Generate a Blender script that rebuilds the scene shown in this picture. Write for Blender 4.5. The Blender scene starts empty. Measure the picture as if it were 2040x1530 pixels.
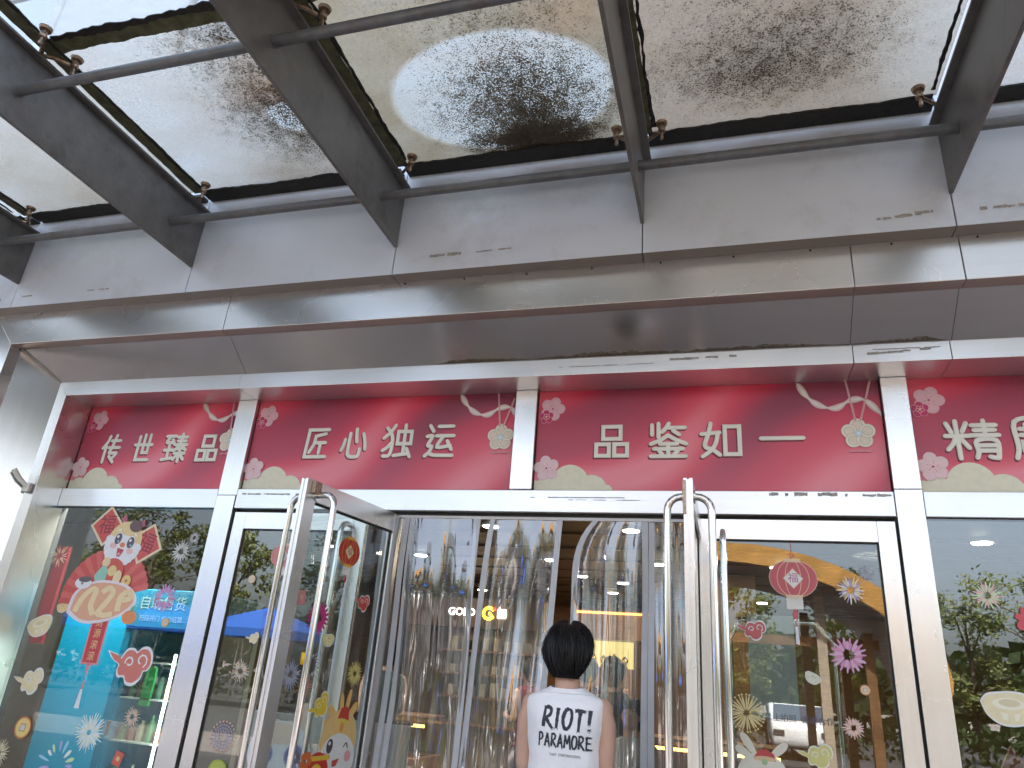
import bpy, bmesh, math, random
from math import sin, cos, pi, radians, hypot, atan2
from mathutils import Vector, Matrix, noise
from mathutils.bvhtree import BVHTree

rnd = random.Random(7)
SC = bpy.context.scene
COL = SC.collection

# ------------------------------------------------------------------ camera, sky, sun, exposure
cam_d = bpy.data.cameras.new('camera')
cam_d.sensor_width = 36.0
cam_d.lens = 36.0 * 1439.0 / 2040.0
cam_d.clip_start = 0.05
cam_d.clip_end = 2000
cam = bpy.data.objects.new('camera', cam_d)
COL.objects.link(cam)
RW = ((0.96008677, 0.2696237, 0.07440738), (-0.03676665, 0.38537026, -0.92202927), (-0.27727534, 0.88249239, 0.37990204))
M = Matrix.Identity(4)
for i in range(3):
    M[i][0] = RW[0][i]
    M[i][1] = -RW[1][i]
    M[i][2] = -RW[2][i]
M.translation = Vector((0, 0, 1.5))
cam.matrix_world = M
SC.camera = cam

SUN_EL, SUN_ROT = radians(58), radians(25)
world = bpy.data.worlds.new('World')
SC.world = world
world.use_nodes = True
wn = world.node_tree.nodes
wl = world.node_tree.links
sky = wn.new('ShaderNodeTexSky')
sky.sky_type = 'NISHITA'
sky.sun_disc = False
sky.sun_elevation = SUN_EL
sky.sun_rotation = SUN_ROT
sky.air_density = 1.0
sky.dust_density = 6.0
sky.ozone_density = 1.0
bg = wn['Background']
bg.inputs['Strength'].default_value = 0.15
hs = wn.new('ShaderNodeHueSaturation')          # hazy day: paler sky all round
hs.inputs['Saturation'].default_value = 0.6
wl.new(sky.outputs['Color'], hs.inputs['Color'])
wl.new(hs.outputs['Color'], bg.inputs['Color'])

sun_d = bpy.data.lights.new('sun', 'SUN')
sun_d.energy = 4.5
sun_d.angle = radians(0.53)
sun_d.color = (1.0, 0.94, 0.84)
sun = bpy.data.objects.new('sun', sun_d)
COL.objects.link(sun)
sdir = Vector((sin(SUN_ROT) * cos(SUN_EL), cos(SUN_ROT) * cos(SUN_EL), sin(SUN_EL)))
sun.rotation_euler = sdir.to_track_quat('Z', 'Y').to_euler()
sun.location = (10, 20, 40)

vs = SC.view_settings
vs.view_transform = 'Standard'
vs.look = 'None'
vs.gamma = 1.0
vs.use_curve_mapping = False
vs.exposure = 2.5
cy = SC.cycles
cy.max_bounces = 10
cy.transparent_max_bounces = 24
cy.glossy_bounces = 5
cy.diffuse_bounces = 4
cy.transmission_bounces = 6
cy.caustics_reflective = False
cy.caustics_refractive = False
cy.sample_clamp_indirect = 6
cy.use_denoising = True

# ------------------------------------------------------------------ helpers
def tag(o, label=None, cat=None, group=None, kind=None):
    if label: o['label'] = label
    if cat: o['category'] = cat
    if group: o['group'] = group
    if kind: o['kind'] = kind
    return o

def thing(name, label, cat, loc=(0, 0, 0), group=None, rz=0.0):
    o = bpy.data.objects.new(name, None)
    COL.objects.link(o)
    o.empty_display_size = 0.2
    o.location = loc
    o.rotation_euler = (0, 0, rz)
    return tag(o, label, cat, group)

def kids(o):
    return [c for c in bpy.data.objects if c.parent == o]

def copy_tree(o, parent=None):
    c = o.copy()
    COL.objects.link(c)
    if parent: c.parent = parent
    for ch in kids(o):
        copy_tree(ch, c)
    return c

class MB:
    """collects geometry for ONE mesh object"""
    def __init__(s):
        s.v = []; s.f = []; s.m = []
    def add(s, vs, fs, m=0):
        b = len(s.v)
        s.v += [tuple(p) for p in vs]
        s.f += [tuple(b + i for i in f) for f in fs]
        s.m += [m] * len(fs)
        return s
    def box(s, x0, x1, y0, y1, z0, z1, m=0):
        return s.add([(x0, y0, z0), (x1, y0, z0), (x1, y1, z0), (x0, y1, z0), (x0, y0, z1), (x1, y0, z1), (x1, y1, z1), (x0, y1, z1)],
                     [(0, 3, 2, 1), (4, 5, 6, 7), (0, 1, 5, 4), (1, 2, 6, 5), (2, 3, 7, 6), (3, 0, 4, 7)], m)
    def prism(s, poly, a0, a1, axis='y', m=0):
        n = len(poly)
        def P(p, a):
            return {'y': (p[0], a, p[1]), 'x': (a, p[0], p[1]), 'z': (p[0], p[1], a)}[axis]
        vs = [P(p, a0) for p in poly] + [P(p, a1) for p in poly]
        fs = [tuple(range(n)), tuple(range(2 * n - 1, n - 1, -1))]
        fs += [(i, i + n, (i + 1) % n + n, (i + 1) % n) for i in range(n)]
        return s.add(vs, fs, m)
    def tube(s, pts, r, n=10, caps=True, m=0):
        pts = [Vector(p) for p in pts]
        k = len(pts)
        rs = r if isinstance(r, (list, tuple)) else [r] * k
        t = [(pts[min(i + 1, k - 1)] - pts[max(i - 1, 0)]).normalized() for i in range(k)]
        up = Vector((0, 0, 1)) if abs(t[0].z) < 0.9 else Vector((1, 0, 0))
        a = t[0].cross(up).normalized()
        vs = []
        for i in range(k):
            a = (a - t[i] * a.dot(t[i])).normalized()
            b = t[i].cross(a)
            for j in range(n):
                w = 2 * pi * j / n
                vs.append(pts[i] + (a * cos(w) + b * sin(w)) * rs[i])
        fs = [(i * n + j, i * n + (j + 1) % n, (i + 1) * n + (j + 1) % n, (i + 1) * n + j) for i in range(k - 1) for j in range(n)]
        if caps:
            fs.append(tuple(range(n - 1, -1, -1)))
            fs.append(tuple((k - 1) * n + j for j in range(n)))
        return s.add(vs, fs, m)
    def ball(s, c, rx, ry=None, rz=None, nu=14, nv=9, m=0):
        ry = ry or rx; rz = rz or rx
        vs = [(c[0], c[1], c[2] - rz)]
        for i in range(1, nv):
            a = -pi / 2 + pi * i / nv
            for j in range(nu):
                w = 2 * pi * j / nu
                vs.append((c[0] + rx * cos(a) * cos(w), c[1] + ry * cos(a) * sin(w), c[2] + rz * sin(a)))
        vs.append((c[0], c[1], c[2] + rz))
        fs = [(0, 1 + (j + 1) % nu, 1 + j) for j in range(nu)]
        for i in range(nv - 2):
            for j in range(nu):
                p = 1 + i * nu
                fs.append((p + j, p + (j + 1) % nu, p + nu + (j + 1) % nu, p + nu + j))
        p = 1 + (nv - 2) * nu
        fs += [(p + j, p + (j + 1) % nu, len(vs) - 1) for j in range(nu)]
        return s.add(vs, fs, m)
    def chain(s, pts):
        """tapered limb from (x,y,z,r) points with round joints"""
        s.tube([p[:3] for p in pts], [p[3] for p in pts], 12)
        for p in pts: s.ball(p[:3], p[3], nu=12, nv=8)
        return s
    def loft(s, rings, n=28, ex=2.3, cap0=True, cap1=True, m=0):
        """rings: (cx, cy, z, a, b) superellipse sections"""
        vs = []
        for cx, cyy, z, a, b in rings:
            for j in range(n):
                w = 2 * pi * j / n
                c_, s_ = cos(w), sin(w)
                vs.append((cx + a * math.copysign(abs(c_) ** (2 / ex), c_), cyy + b * math.copysign(abs(s_) ** (2 / ex), s_), z))
        k = len(rings)
        fs = [(i * n + j, i * n + (j + 1) % n, (i + 1) * n + (j + 1) % n, (i + 1) * n + j) for i in range(k - 1) for j in range(n)]
        if cap0: fs.append(tuple(range(n - 1, -1, -1)))
        if cap1: fs.append(tuple((k - 1) * n + j for j in range(n)))
        return s.add(vs, fs, m)
    def stroke(s, pts, r, org, sx, sz, depth=0.35, closed=False, m=0):
        """rounded raised pen stroke standing on a vertical board that faces -y"""
        P = [Vector((p[0] * sx, p[1] * sz)) for p in pts]
        k = len(P)
        rings = []
        for i in range(k):
            if closed:
                d0 = (P[i] - P[i - 1]).normalized(); d1 = (P[(i + 1) % k] - P[i]).normalized()
            else:
                d0 = (P[i] - P[i - 1]).normalized() if i else (P[1] - P[0]).normalized()
                d1 = (P[i + 1] - P[i]).normalized() if i < k - 1 else d0
            t = (d0 + d1).normalized()
            c = max(0.5, t.dot(d1))
            nrm = Vector((-t.y, t.x)) / c
            rings.append((P[i], nrm, 1.0))
        if not closed:
            t0 = (P[1] - P[0]).normalized(); t1 = (P[-1] - P[-2]).normalized()
            n0 = Vector((-t0.y, t0.x)); n1 = Vector((-t1.y, t1.x))
            rings = [(P[0] - t0 * r, n0, .08), (P[0] - t0 * r * .75, n0, .66)] + rings + [(P[-1] + t1 * r * .75, n1, .66), (P[-1] + t1 * r, n1, .08)]
        vs = []
        q = 7
        for p, nn, sc in rings:
            for j in range(q):
                w = pi * j / (q - 1)
                o = p + nn * r * sc * cos(w)
                vs.append((org[0] + o.x, org[1] - r * depth * sc * sin(w) ** .5, org[2] + o.y))
        K = len(rings)
        fs = []
        for i in range(K if closed else K - 1):
            i2 = (i + 1) % K
            for j in range(q - 1):
                fs.append((i * q + j, i * q + j + 1, i2 * q + j + 1, i2 * q + j))
        return s.add(vs, fs, m)
    def build(s, name, mats, parent=None, smooth=False, label=None, local=False, bevel=0.0, loc=None, angle=None):
        me = bpy.data.meshes.new(name)
        off = Vector(loc) if loc else Vector((0, 0, 0))
        if parent is not None and not local and loc is None:
            p = parent
            while p is not None:
                off = off + Vector(p.location); p = p.parent
        me.from_pydata([tuple(Vector(p) - off) for p in s.v] if not local else s.v, [], s.f)
        for mm in (mats if isinstance(mats, (list, tuple)) else [mats]):
            me.materials.append(mm)
        if any(s.m): me.polygons.foreach_set('material_index', s.m)
        if smooth: me.polygons.foreach_set('use_smooth', [True] * len(me.polygons))
        me.update()
        if angle: me.set_sharp_from_angle(angle=radians(angle))
        o = bpy.data.objects.new(name, me)
        COL.objects.link(o)
        if loc: o.location = loc
        if parent is not None:
            o.parent = parent
            if loc:
                pw = Vector((0, 0, 0)); p = parent
                while p is not None:
                    pw = pw + Vector(p.location); p = p.parent
                o.location = Vector(loc) - pw
        if bevel:
            b = o.modifiers.new('bevel', 'BEVEL'); b.width = bevel; b.segments = 2; b.limit_method = 'ANGLE'
        if label: o['label'] = label
        return o

# ------------------------------------------------------------------ materials
def newmat(name):
    m = bpy.data.materials.new(name); m.use_nodes = True
    nt = m.node_tree
    for n in list(nt.nodes): nt.nodes.remove(n)
    out = nt.nodes.new('ShaderNodeOutputMaterial')
    return m, nt, out

def nd(nt, t, **kw):
    n = nt.nodes.new(t)
    for k, v in kw.items():
        if k.startswith('i_'):
            n.inputs[k[2:].replace('_', ' ')].default_value = v
        else: setattr(n, k, v)
    return n

def coords(nt, scale=(1, 1, 1), loc=(0, 0, 0), kind='Object'):
    tc = nd(nt, 'ShaderNodeTexCoord'); mp = nd(nt, 'ShaderNodeMapping')
    mp.inputs['Scale'].default_value = scale; mp.inputs['Location'].default_value = loc
    nt.links.new(tc.outputs[kind], mp.inputs['Vector'])
    return mp.outputs['Vector']

def math_(nt, op, a, b=None, clamp=False):
    n = nd(nt, 'ShaderNodeMath', operation=op, use_clamp=clamp)
    for i, x in enumerate((a, b)):
        if x is None: continue
        if isinstance(x, (int, float)): n.inputs[i].default_value = x
        else: nt.links.new(x, n.inputs[i])
    return n.outputs[0]

def ramp(nt, fac, stops, interp='LINEAR'):
    r = nd(nt, 'ShaderNodeValToRGB')
    r.color_ramp.interpolation = interp
    el = r.color_ramp.elements
    while len(el) < len(stops): el.new(0.5)
    for e, (p, c) in zip(el, stops):
        e.position = p; e.color = (c[0], c[1], c[2], 1) if not isinstance(c, (int, float)) else (c, c, c, 1)
    nt.links.new(fac, r.inputs[0])
    return r.outputs[0]

def noise_(nt, vec, scale, detail=4, rough=.55):
    n = nd(nt, 'ShaderNodeTexNoise')
    n.inputs['Scale'].default_value = scale; n.inputs['Detail'].default_value = detail; n.inputs['Roughness'].default_value = rough
    nt.links.new(vec, n.inputs['Vector'])
    return n.outputs['Fac']

def mixrgb(nt, fac, a, b, blend='MIX'):
    n = nd(nt, 'ShaderNodeMix', data_type='RGBA', blend_type=blend)
    for i, x in ((0, fac), (6, a), (7, b)):
        if isinstance(x, (int, float)): n.inputs[i].default_value = x
        elif isinstance(x, (tuple, list)): n.inputs[i].default_value = (x[0], x[1], x[2], 1)
        else: nt.links.new(x, n.inputs[i])
    return n.outputs[2]

def pm(name, col, rough=.5, metal=0.0, var=.12, scale=6.0, bump=0.0, bscale=60, stretch=(1, 1, 1), spec=.5, rvar=.08, dirt=None, dirt_amt=.5, dirt_scale=3, emit=None, estr=0):
    m, nt, out = newmat(name)
    p = nd(nt, 'ShaderNodeBsdfPrincipled')
    nt.links.new(p.outputs[0], out.inputs[0])
    v = coords(nt, stretch)
    n = noise_(nt, v, scale)
    lo = tuple(max(0, c * (1 - var)) for c in col); hi = tuple(min(1, c * (1 + var)) for c in col)
    c = ramp(nt, n, [(.3, lo), (.7, hi)])
    if dirt:
        d = noise_(nt, coords(nt), dirt_scale, 8, .7)
        df = ramp(nt, d, [(.52, 0.0), (.72, dirt_amt)])
        c = mixrgb(nt, df, c, dirt)
    nt.links.new(c, p.inputs['Base Color'])
    rr = ramp(nt, n, [(.25, max(.02, rough - rvar)), (.75, min(1, rough + rvar))])
    nt.links.new(rr, p.inputs['Roughness'])
    p.inputs['Metallic'].default_value = metal
    p.inputs['Specular IOR Level'].default_value = spec
    if bump:
        b = nd(nt, 'ShaderNodeBump'); b.inputs['Strength'].default_value = bump; b.inputs['Distance'].default_value = .01
        nt.links.new(noise_(nt, v, bscale, 3), b.inputs['Height'])
        nt.links.new(b.outputs[0], p.inputs['Normal'])
    if emit:
        p.inputs['Emission Color'].default_value = (*emit, 1); p.inputs['Emission Strength'].default_value = estr
    return m

def steel(name, col=(.74, .735, .72), rough=.27, stretch=(1, 1, 30), wave=.10, scuff=.3, metal=.95, wscale=1.3):
    """brushed stainless sheet: fine grain, slightly dented, scuffed"""
    m, nt, out = newmat(name)
    p = nd(nt, 'ShaderNodeBsdfPrincipled'); nt.links.new(p.outputs[0], out.inputs[0])
    g = noise_(nt, coords(nt, stretch), 14, 3)
    big = noise_(nt, coords(nt, (1, 1, 1), (3, 1, 7)), wscale, 2)
    mid = noise_(nt, coords(nt, (1, 1, 1)), 7, 9, .75)
    st2 = noise_(nt, coords(nt, tuple(q * .12 if q > 2 else q * .25 for q in stretch), (5, 2, 9)), 9, 4, .6)
    base = ramp(nt, math_(nt, 'ADD', math_(nt, 'MULTIPLY', g, .45), math_(nt, 'MULTIPLY', st2, .55)), [(.28, tuple(c * .93 for c in col)), (.5, tuple(c * .98 for c in col)), (.72, tuple(min(1, c * 1.03) for c in col))])
    sc = ramp(nt, mid, [(.58, 0.0), (.74, scuff * .6)])
    nt.links.new(mixrgb(nt, sc, base, tuple(c * .72 for c in col)), p.inputs['Base Color'])
    r1 = ramp(nt, big, [(.2, max(.05, rough - .03)), (.8, rough + .05)])
    nt.links.new(math_(nt, 'ADD', r1, math_(nt, 'MULTIPLY', sc, .06)), p.inputs['Roughness'])
    p.inputs['Metallic'].default_value = metal
    h = math_(nt, 'MULTIPLY', big, wave)
    b = nd(nt, 'ShaderNodeBump'); b.inputs['Strength'].default_value = .5; b.inputs['Distance'].default_value = .06
    nt.links.new(h, b.inputs['Height']); nt.links.new(b.outputs[0], p.inputs['Normal'])
    return m

def schlick(nt, f0=.04, normal=None):
    """reflectance of a thin sheet, the same from both sides"""
    ge = nd(nt, 'ShaderNodeNewGeometry'); dt = nd(nt, 'ShaderNodeVectorMath', operation='DOT_PRODUCT')
    nt.links.new(ge.outputs['Incoming'], dt.inputs[0]); nt.links.new(normal or ge.outputs['Normal'], dt.inputs[1])
    c = math_(nt, 'SUBTRACT', 1.0, math_(nt, 'ABSOLUTE', dt.outputs['Value']), clamp=True)
    return math_(nt, 'ADD', f0, math_(nt, 'MULTIPLY', math_(nt, 'POWER', c, 5.0), 1 - f0))

def glassmat(name, tint=(.86, .9, .88), refl=1.0, rough=0.0, bump=0.0, bstretch=(1, 1, 1), bscale=2.0, base=0.0, haze=0.0):
    """thin sheet: see-through plus mirror reflection by fresnel"""
    m, nt, out = newmat(name)
    tr = nd(nt, 'ShaderNodeBsdfTransparent'); tr.inputs[0].default_value = (*tint, 1)
    gl = nd(nt, 'ShaderNodeBsdfGlossy'); gl.inputs['Roughness'].default_value = rough
    gl.inputs['Color'].default_value = (.95, .97, 1, 1)
    mx = nd(nt, 'ShaderNodeMixShader')
    bn = None
    if bump:
        b = nd(nt, 'ShaderNodeBump'); b.inputs['Strength'].default_value = bump; b.inputs['Distance'].default_value = .02
        nt.links.new(noise_(nt, coords(nt, bstretch), bscale, 3, .5), b.inputs['Height'])
        nt.links.new(b.outputs[0], gl.inputs['Normal']); bn = b.outputs[0]
    f = math_(nt, 'ADD', math_(nt, 'MULTIPLY', schlick(nt, .04, bn), refl), base, clamp=True)
    thru = tr.outputs[0]
    if haze:                                  # scratched, slightly milky plastic
        dfz = nd(nt, 'ShaderNodeBsdfDiffuse'); dfz.inputs[0].default_value = (.62, .63, .64, 1)
        hz = nd(nt, 'ShaderNodeMixShader'); hz.inputs[0].default_value = haze
        nt.links.new(tr.outputs[0], hz.inputs[1]); nt.links.new(dfz.outputs[0], hz.inputs[2]); thru = hz.outputs[0]
    nt.links.new(f, mx.inputs[0]); nt.links.new(thru, mx.inputs[1]); nt.links.new(gl.outputs[0], mx.inputs[2])
    nt.links.new(mx.outputs[0], out.inputs[0])
    return m

def emitmat(name, col, strength):
    m, nt, out = newmat(name)
    e = nd(nt, 'ShaderNodeEmission'); e.inputs[0].default_value = (*col, 1); e.inputs[1].default_value = strength
    nt.links.new(e.outputs[0], out.inputs[0])
    return m

_flat = {}
def ink(col):
    k = tuple(round(c, 3) for c in col)
    if k not in _flat:
        _flat[k] = pm('print_ink', k, .45, var=.05, scale=25)
    return _flat[k]

m_facade = pm('painted_aluminium', (.66, .735, .83), .36, .08, var=.05, scale=1.2, rvar=.06, dirt=(.36, .35, .34), dirt_amt=.35, dirt_scale=2.2)
m_steel_h = steel('brushed_steel_horizontal', stretch=(1, 4, 40))
m_steel_v = steel('brushed_steel_vertical', stretch=(40, 40, 1))
m_steel_soffit = steel('brushed_steel_soffit', (.74, .70, .69), .17, stretch=(1, 30, 30), wave=.12, scuff=.2, metal=.95)
m_steel_old = steel('scuffed_steel', (.74, .75, .76), .32, stretch=(1, 4, 40), wave=.08, scuff=.45, metal=.88)
m_chrome = steel('polished_tube_steel', (.70, .70, .69), .12, stretch=(30, 30, 1), wave=0.02, scuff=.2)
m_dark = pm('grey_steel_paint', (.145, .147, .148), .42, .1, var=.18, scale=9, bump=.15, bscale=40, dirt=(.05, .045, .04), dirt_amt=.6, dirt_scale=4)
m_tube = pm('bluegrey_tube_paint', (.13, .145, .16), .45, .1, var=.2, scale=14, bump=.1, dirt=(.12, .075, .045), dirt_amt=.6, dirt_scale=9)
m_seal = pm('black_sealant', (.018, .018, .016), .7, var=.5, scale=30, bump=.6, bscale=50)
m_seal_olive = pm('mossy_sealant', (.105, .11, .06), .8, var=.45, scale=14, bump=.6, bscale=60)
m_rust = pm('rusty_stainless', (.34, .25, .18), .35, .75, var=.4, scale=40)
m_rubber = pm('black_rubber', (.02, .02, .02), .6)
m_gap = pm('dark_gap', (.02, .02, .02), .9)
m_wallup = pm('pale_wall_panel', (.76, .79, .82), .5, 0, var=.04, scale=.8, dirt=(.5, .5, .5), dirt_amt=.4, dirt_scale=.6)
m_glass = glassmat('window_glass', (.82, .86, .84), 2.8, base=.0, bump=.004, bscale=1.2)
m_glass_l = glassmat('left_window_glass', (.86, .90, .88), 1.3, base=.0, bump=.004, bscale=1.2)
m_doorglass = glassmat('door_glass', (.83, .87, .85), 2.2, base=.0, bump=.004, bscale=1.4)
m_upglass = glassmat('upper_window_glass', (.05, .06, .07), 1.2, base=.5)
m_pvc = glassmat('clear_pvc', (.66, .65, .63), 2.2, rough=.035, bump=.34, bstretch=(2.4, 2.4, .55), bscale=1.3, base=.10, haze=.09)
m_pvcband = pm('greyish_pvc_band', (.54, .555, .59), .4, var=.06, scale=10)
m_plastic_w = pm('white_plastic', (.7, .69, .64), .45)
m_white = pm('white_paint', (.75, .75, .74), .5)

# ground: reddish brown pavers
def paver_mat():
    m, nt, out = newmat('brown_pavers')
    p = nd(nt, 'ShaderNodeBsdfPrincipled'); nt.links.new(p.outputs[0], out.inputs[0])
    b = nd(nt, 'ShaderNodeTexBrick'); b.inputs['Scale'].default_value = 1.0
    b.inputs['Brick Width'].default_value = .4; b.inputs['Row Height'].default_value = .2; b.inputs['Mortar Size'].default_value = .008
    b.inputs['Color1'].default_value = (.19, .160, .145, 1); b.inputs['Color2'].default_value = (.23, .20, .18, 1); b.inputs['Mortar'].default_value = (.12, .1, .09, 1)
    nt.links.new(coords(nt), b.inputs['Vector'])
    n = noise_(nt, coords(nt), .6, 6)
    nt.links.new(mixrgb(nt, ramp(nt, n, [(.4, 0.0), (.7, .5)]), b.outputs[0], (.17, .15, .135)), p.inputs['Base Color'])
    p.inputs['Roughness'].default_value = .75
    return m
g = MB(); g.add([(-300, -400, 0), (300, -400, 0), (300, 300, 0), (-300, 300, 0)], [(0, 1, 2, 3)])
tag(g.build('ground', paver_mat()), 'reddish brown paved forecourt in front of the shop', kind='structure')
rd = MB(); rd.add([(-150, -60, .004), (150, -60, .004), (150, -6.2, .004), (-150, -6.2, .004)], [(0, 1, 2, 3)])
tag(rd.build('road', pm('asphalt', (.04, .04, .042), .85, var=.2, scale=3)), 'grey asphalt car park beyond the forecourt', kind='structure')

# ------------------------------------------------------------------ shop building
shop = thing('shop_building', 'stainless steel and aluminium clad shop front behind the glass canopy', 'building', (-1.0, 4.4, 0))
SEAM_A = [-9.0, -6.98, -5.335, -3.69, -2.055, -0.42, 1.24, 2.87, 4.5]
for i in range(len(SEAM_A) - 1):
    MB().box(SEAM_A[i] + .003, SEAM_A[i + 1] - .003, 3.71, 3.812, 3.916, 4.86).build('fascia_panel', m_facade, shop, bevel=.004)
MB().box(-9, 4.5, 3.74, 3.80, 3.925, 4.85).build('fascia_backing', m_gap, shop)
m_lip = pm('shaded_lip_metal', (.20, .175, .16), .42, .35, var=.15, scale=3, stretch=(.4, 1, 1))  # fascia underside plates: the shade there is put into the darker colour
m_lip2 = steel('shaded_lip_steel', (.30, .235, .215), .30, stretch=(1, 30, 30), wave=.05, scuff=.2)  # band underside: shade and brown reflection put into the steel colour
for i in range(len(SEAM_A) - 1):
    MB().box(SEAM_A[i] + .003, SEAM_A[i + 1] - .003, 3.7115, 3.811, 3.9135, 3.9155).build('shaded_fascia_lip', m_lip, shop)
MB().box(-5.318, -3.373, 3.814, 3.907, 3.6425, 3.6445).build('shaded_band_lip', m_lip2, shop)
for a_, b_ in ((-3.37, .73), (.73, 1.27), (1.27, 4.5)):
    MB().box(a_ + .0015, b_ - .0015, 3.814, 3.907, 3.6425, 3.6445).build('shaded_band_lip', m_lip2, shop)
SEAM_B = [-3.37, .73, 1.27, 4.5]
pb = MB(); pb.prism([(-5.32, 3.645), (-3.373, 3.645), (-3.373, 3.93), (-5.60, 3.93)], 3.812, 3.908)
pb.build('band_panel', m_steel_h, shop, bevel=.003)
for i in range(3):
    MB().box(SEAM_B[i] + .0015, SEAM_B[i + 1] - .0015, 3.812, 3.908, 3.645, 3.93).build('band_panel', m_steel_h, shop, bevel=.003)
# sloping soffit
SEAM_S = [-3.38, .735, 1.26, 4.5]
so = MB()
so.add([(-5.32, 3.905, 3.648), (-3.3815, 3.905, 3.648), (-3.3815, 4.174, 3.459), (-5.126, 4.174, 3.459)], [(0, 3, 2, 1)])
so.build('soffit_panel', m_steel_soffit, shop)
for i in range(3):
    so = MB(); so.add([(SEAM_S[i] + .0015, 3.905, 3.648), (SEAM_S[i + 1] - .0015, 3.905, 3.648), (SEAM_S[i + 1] - .0015, 4.174, 3.459), (SEAM_S[i] + .0015, 4.174, 3.459)], [(0, 3, 2, 1)])
    so.build('soffit_panel', m_steel_soffit, shop)
MB().prism([(3.915, 3.66), (4.19, 3.47), (4.19, 3.7), (3.915, 3.7)], -5.3, 4.5, 'x').build('soffit_backing', m_gap, shop)
# header strip
SEAM_D = [-3.42, .745, 1.25, 4.5]
MB().prism([(-5.03, 3.345), (-3.4215, 3.345), (-3.4215, 3.459), (-5.126, 3.459)], 4.172, 4.455).build('header_strip', m_steel_old, shop, bevel=.002)
for i in range(3):
    MB().box(SEAM_D[i] + .0015, SEAM_D[i + 1] - .0015, 4.172, 4.455, 3.345, 3.459).build('header_strip', m_steel_old, shop, bevel=.002)
# left jamb of the portal
MB().prism([(-5.60, 0), (-5.32, 0), (-5.32, 3.643), (-5.60, 3.928)], 3.812, 3.91).build('jamb_panel', m_steel_v, shop, bevel=.003)
sp = MB(); sp.add([(-5.322, 3.906, 0), (-5.126, 4.174, 0), (-5.126, 4.174, 3.457), (-5.322, 3.906, 3.645)], [(0, 1, 2, 3)])
sp.build('splayed_column_face', steel('splay_steel', (.86, .85, .82), .20, stretch=(14, 14, .3), wave=.06, scuff=.05, metal=.97), shop)
MB().prism([(-5.126, 0), (-5.03, 0), (-5.03, 3.343), (-5.126, 3.457)], 4.172, 4.46).build('jamb_strip', m_steel_v, shop, bevel=.002)
# wall continuing to the left and its yellowish coping end
MB().box(-9, -5.61, 3.90, 4.1, 0, 3.91).build('side_wall', pm('grey_cladding', (.42, .43, .45), .45, .3), shop)
MB().box(-5.9, -5.62, 3.80, 3.895, 3.70, 3.86).build('bracket_end', pm('cream_metal', (.55, .48, .36), .5), shop)
# posts, mullion and transoms
def two(name, x0, x1, y0, y1, zs, mt):
    for a, b in zip(zs[:-1], zs[1:]):
        MB().box(x0, x1, y0, y1, a + .001, b - .001).build(name, mt, shop, bevel=.003)
two('post', -3.57, -3.412, 4.398, 4.52, [0, 2.60], m_steel_v)
two('post', -3.57, -3.408, 4.402, 4.52, [2.60, 3.345], m_steel_v)
two('post', .916, 1.057, 4.398, 4.52, [0, 2.66, 3.345], m_steel_v)
two('mullion', -1.345, -1.197, 4.40, 4.5, [2.652, 3.345], m_steel_v)
for x0, x1 in ((-5.028, -3.574), (-3.406, .912), (1.061, 4.5)):
    MB().box(x0, x1, 4.403, 4.5, 2.505, 2.648).build('transom_beam', m_steel_old, shop, bevel=.004)
# dark shadow gaps beside the door frames
for x0, x1 in ((-3.41, -3.39), (.902, .915)):
    MB().box(x0, x1, 4.43, 4.47, 0, 2.503).build('rubber_gasket', m_rubber, shop)
MB().box(-3.39, .90, 4.455, 4.49, 2.487, 2.503).build('rubber_gasket', m_rubber, shop)
# fixed side windows
for x0, x1 in ((-5.028, -3.572), (1.059, 3.4)):
    MB().box(x0 + .002, x1 - .002, 4.425, 4.435, .12, 2.500).build('window_pane', m_glass_l if x0 < 0 else m_glass, shop)
    MB().box(x0, x1, 4.405, 4.47, 0, .118).build('window_sill', m_steel_h, shop)
    MB().box(x0, x1, 4.43, 4.45, 2.494, 2.504).build('rubber_gasket', m_rubber, shop)
MB().box(3.4, 9, 4.2, 4.5, 0, 3.9).build('side_wall', m_facade, shop)
# upper wall behind and above the canopy
xs = [-13 + 1.63 * i for i in range(17)]
for r_, (z0, z1) in enumerate(((4.88, 5.7), (5.702, 6.6), (6.602, 8.1), (8.102, 9.6), (9.602, 12.4))):
    for i in range(len(xs) - 1):
        if r_ == 2 and i in (2, 3, 5, 6):
            fr = MB()
            x0, x1 = xs[i] + .004, xs[i + 1] - .004
            for b in ((x0, x0 + .08, z0, z1), (x1 - .08, x1, z0, z1), (x0 + .08, x1 - .08, z0, z0 + .08), (x0 + .08, x1 - .08, z1 - .08, z1)):
                fr.box(b[0], b[1], 3.88, 3.96, b[2], b[3])
            w = fr.build('upper_window', m_white, shop)
            MB().box(x0 + .08, x1 - .08, 3.92, 3.93, z0 + .08, z1 - .08).build('pane', m_upglass, w)
        else:
            MB().box(xs[i] + .001, xs[i + 1] - .001, 3.9, 3.96, z0, z1).build('upper_wall_panel', m_wallup, shop)
MB().box(-13, 13, 3.97, 16, 4.87, 12.4).build('upper_wall', pm('wall_core', (.4, .4, .4), .8), shop)

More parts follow.
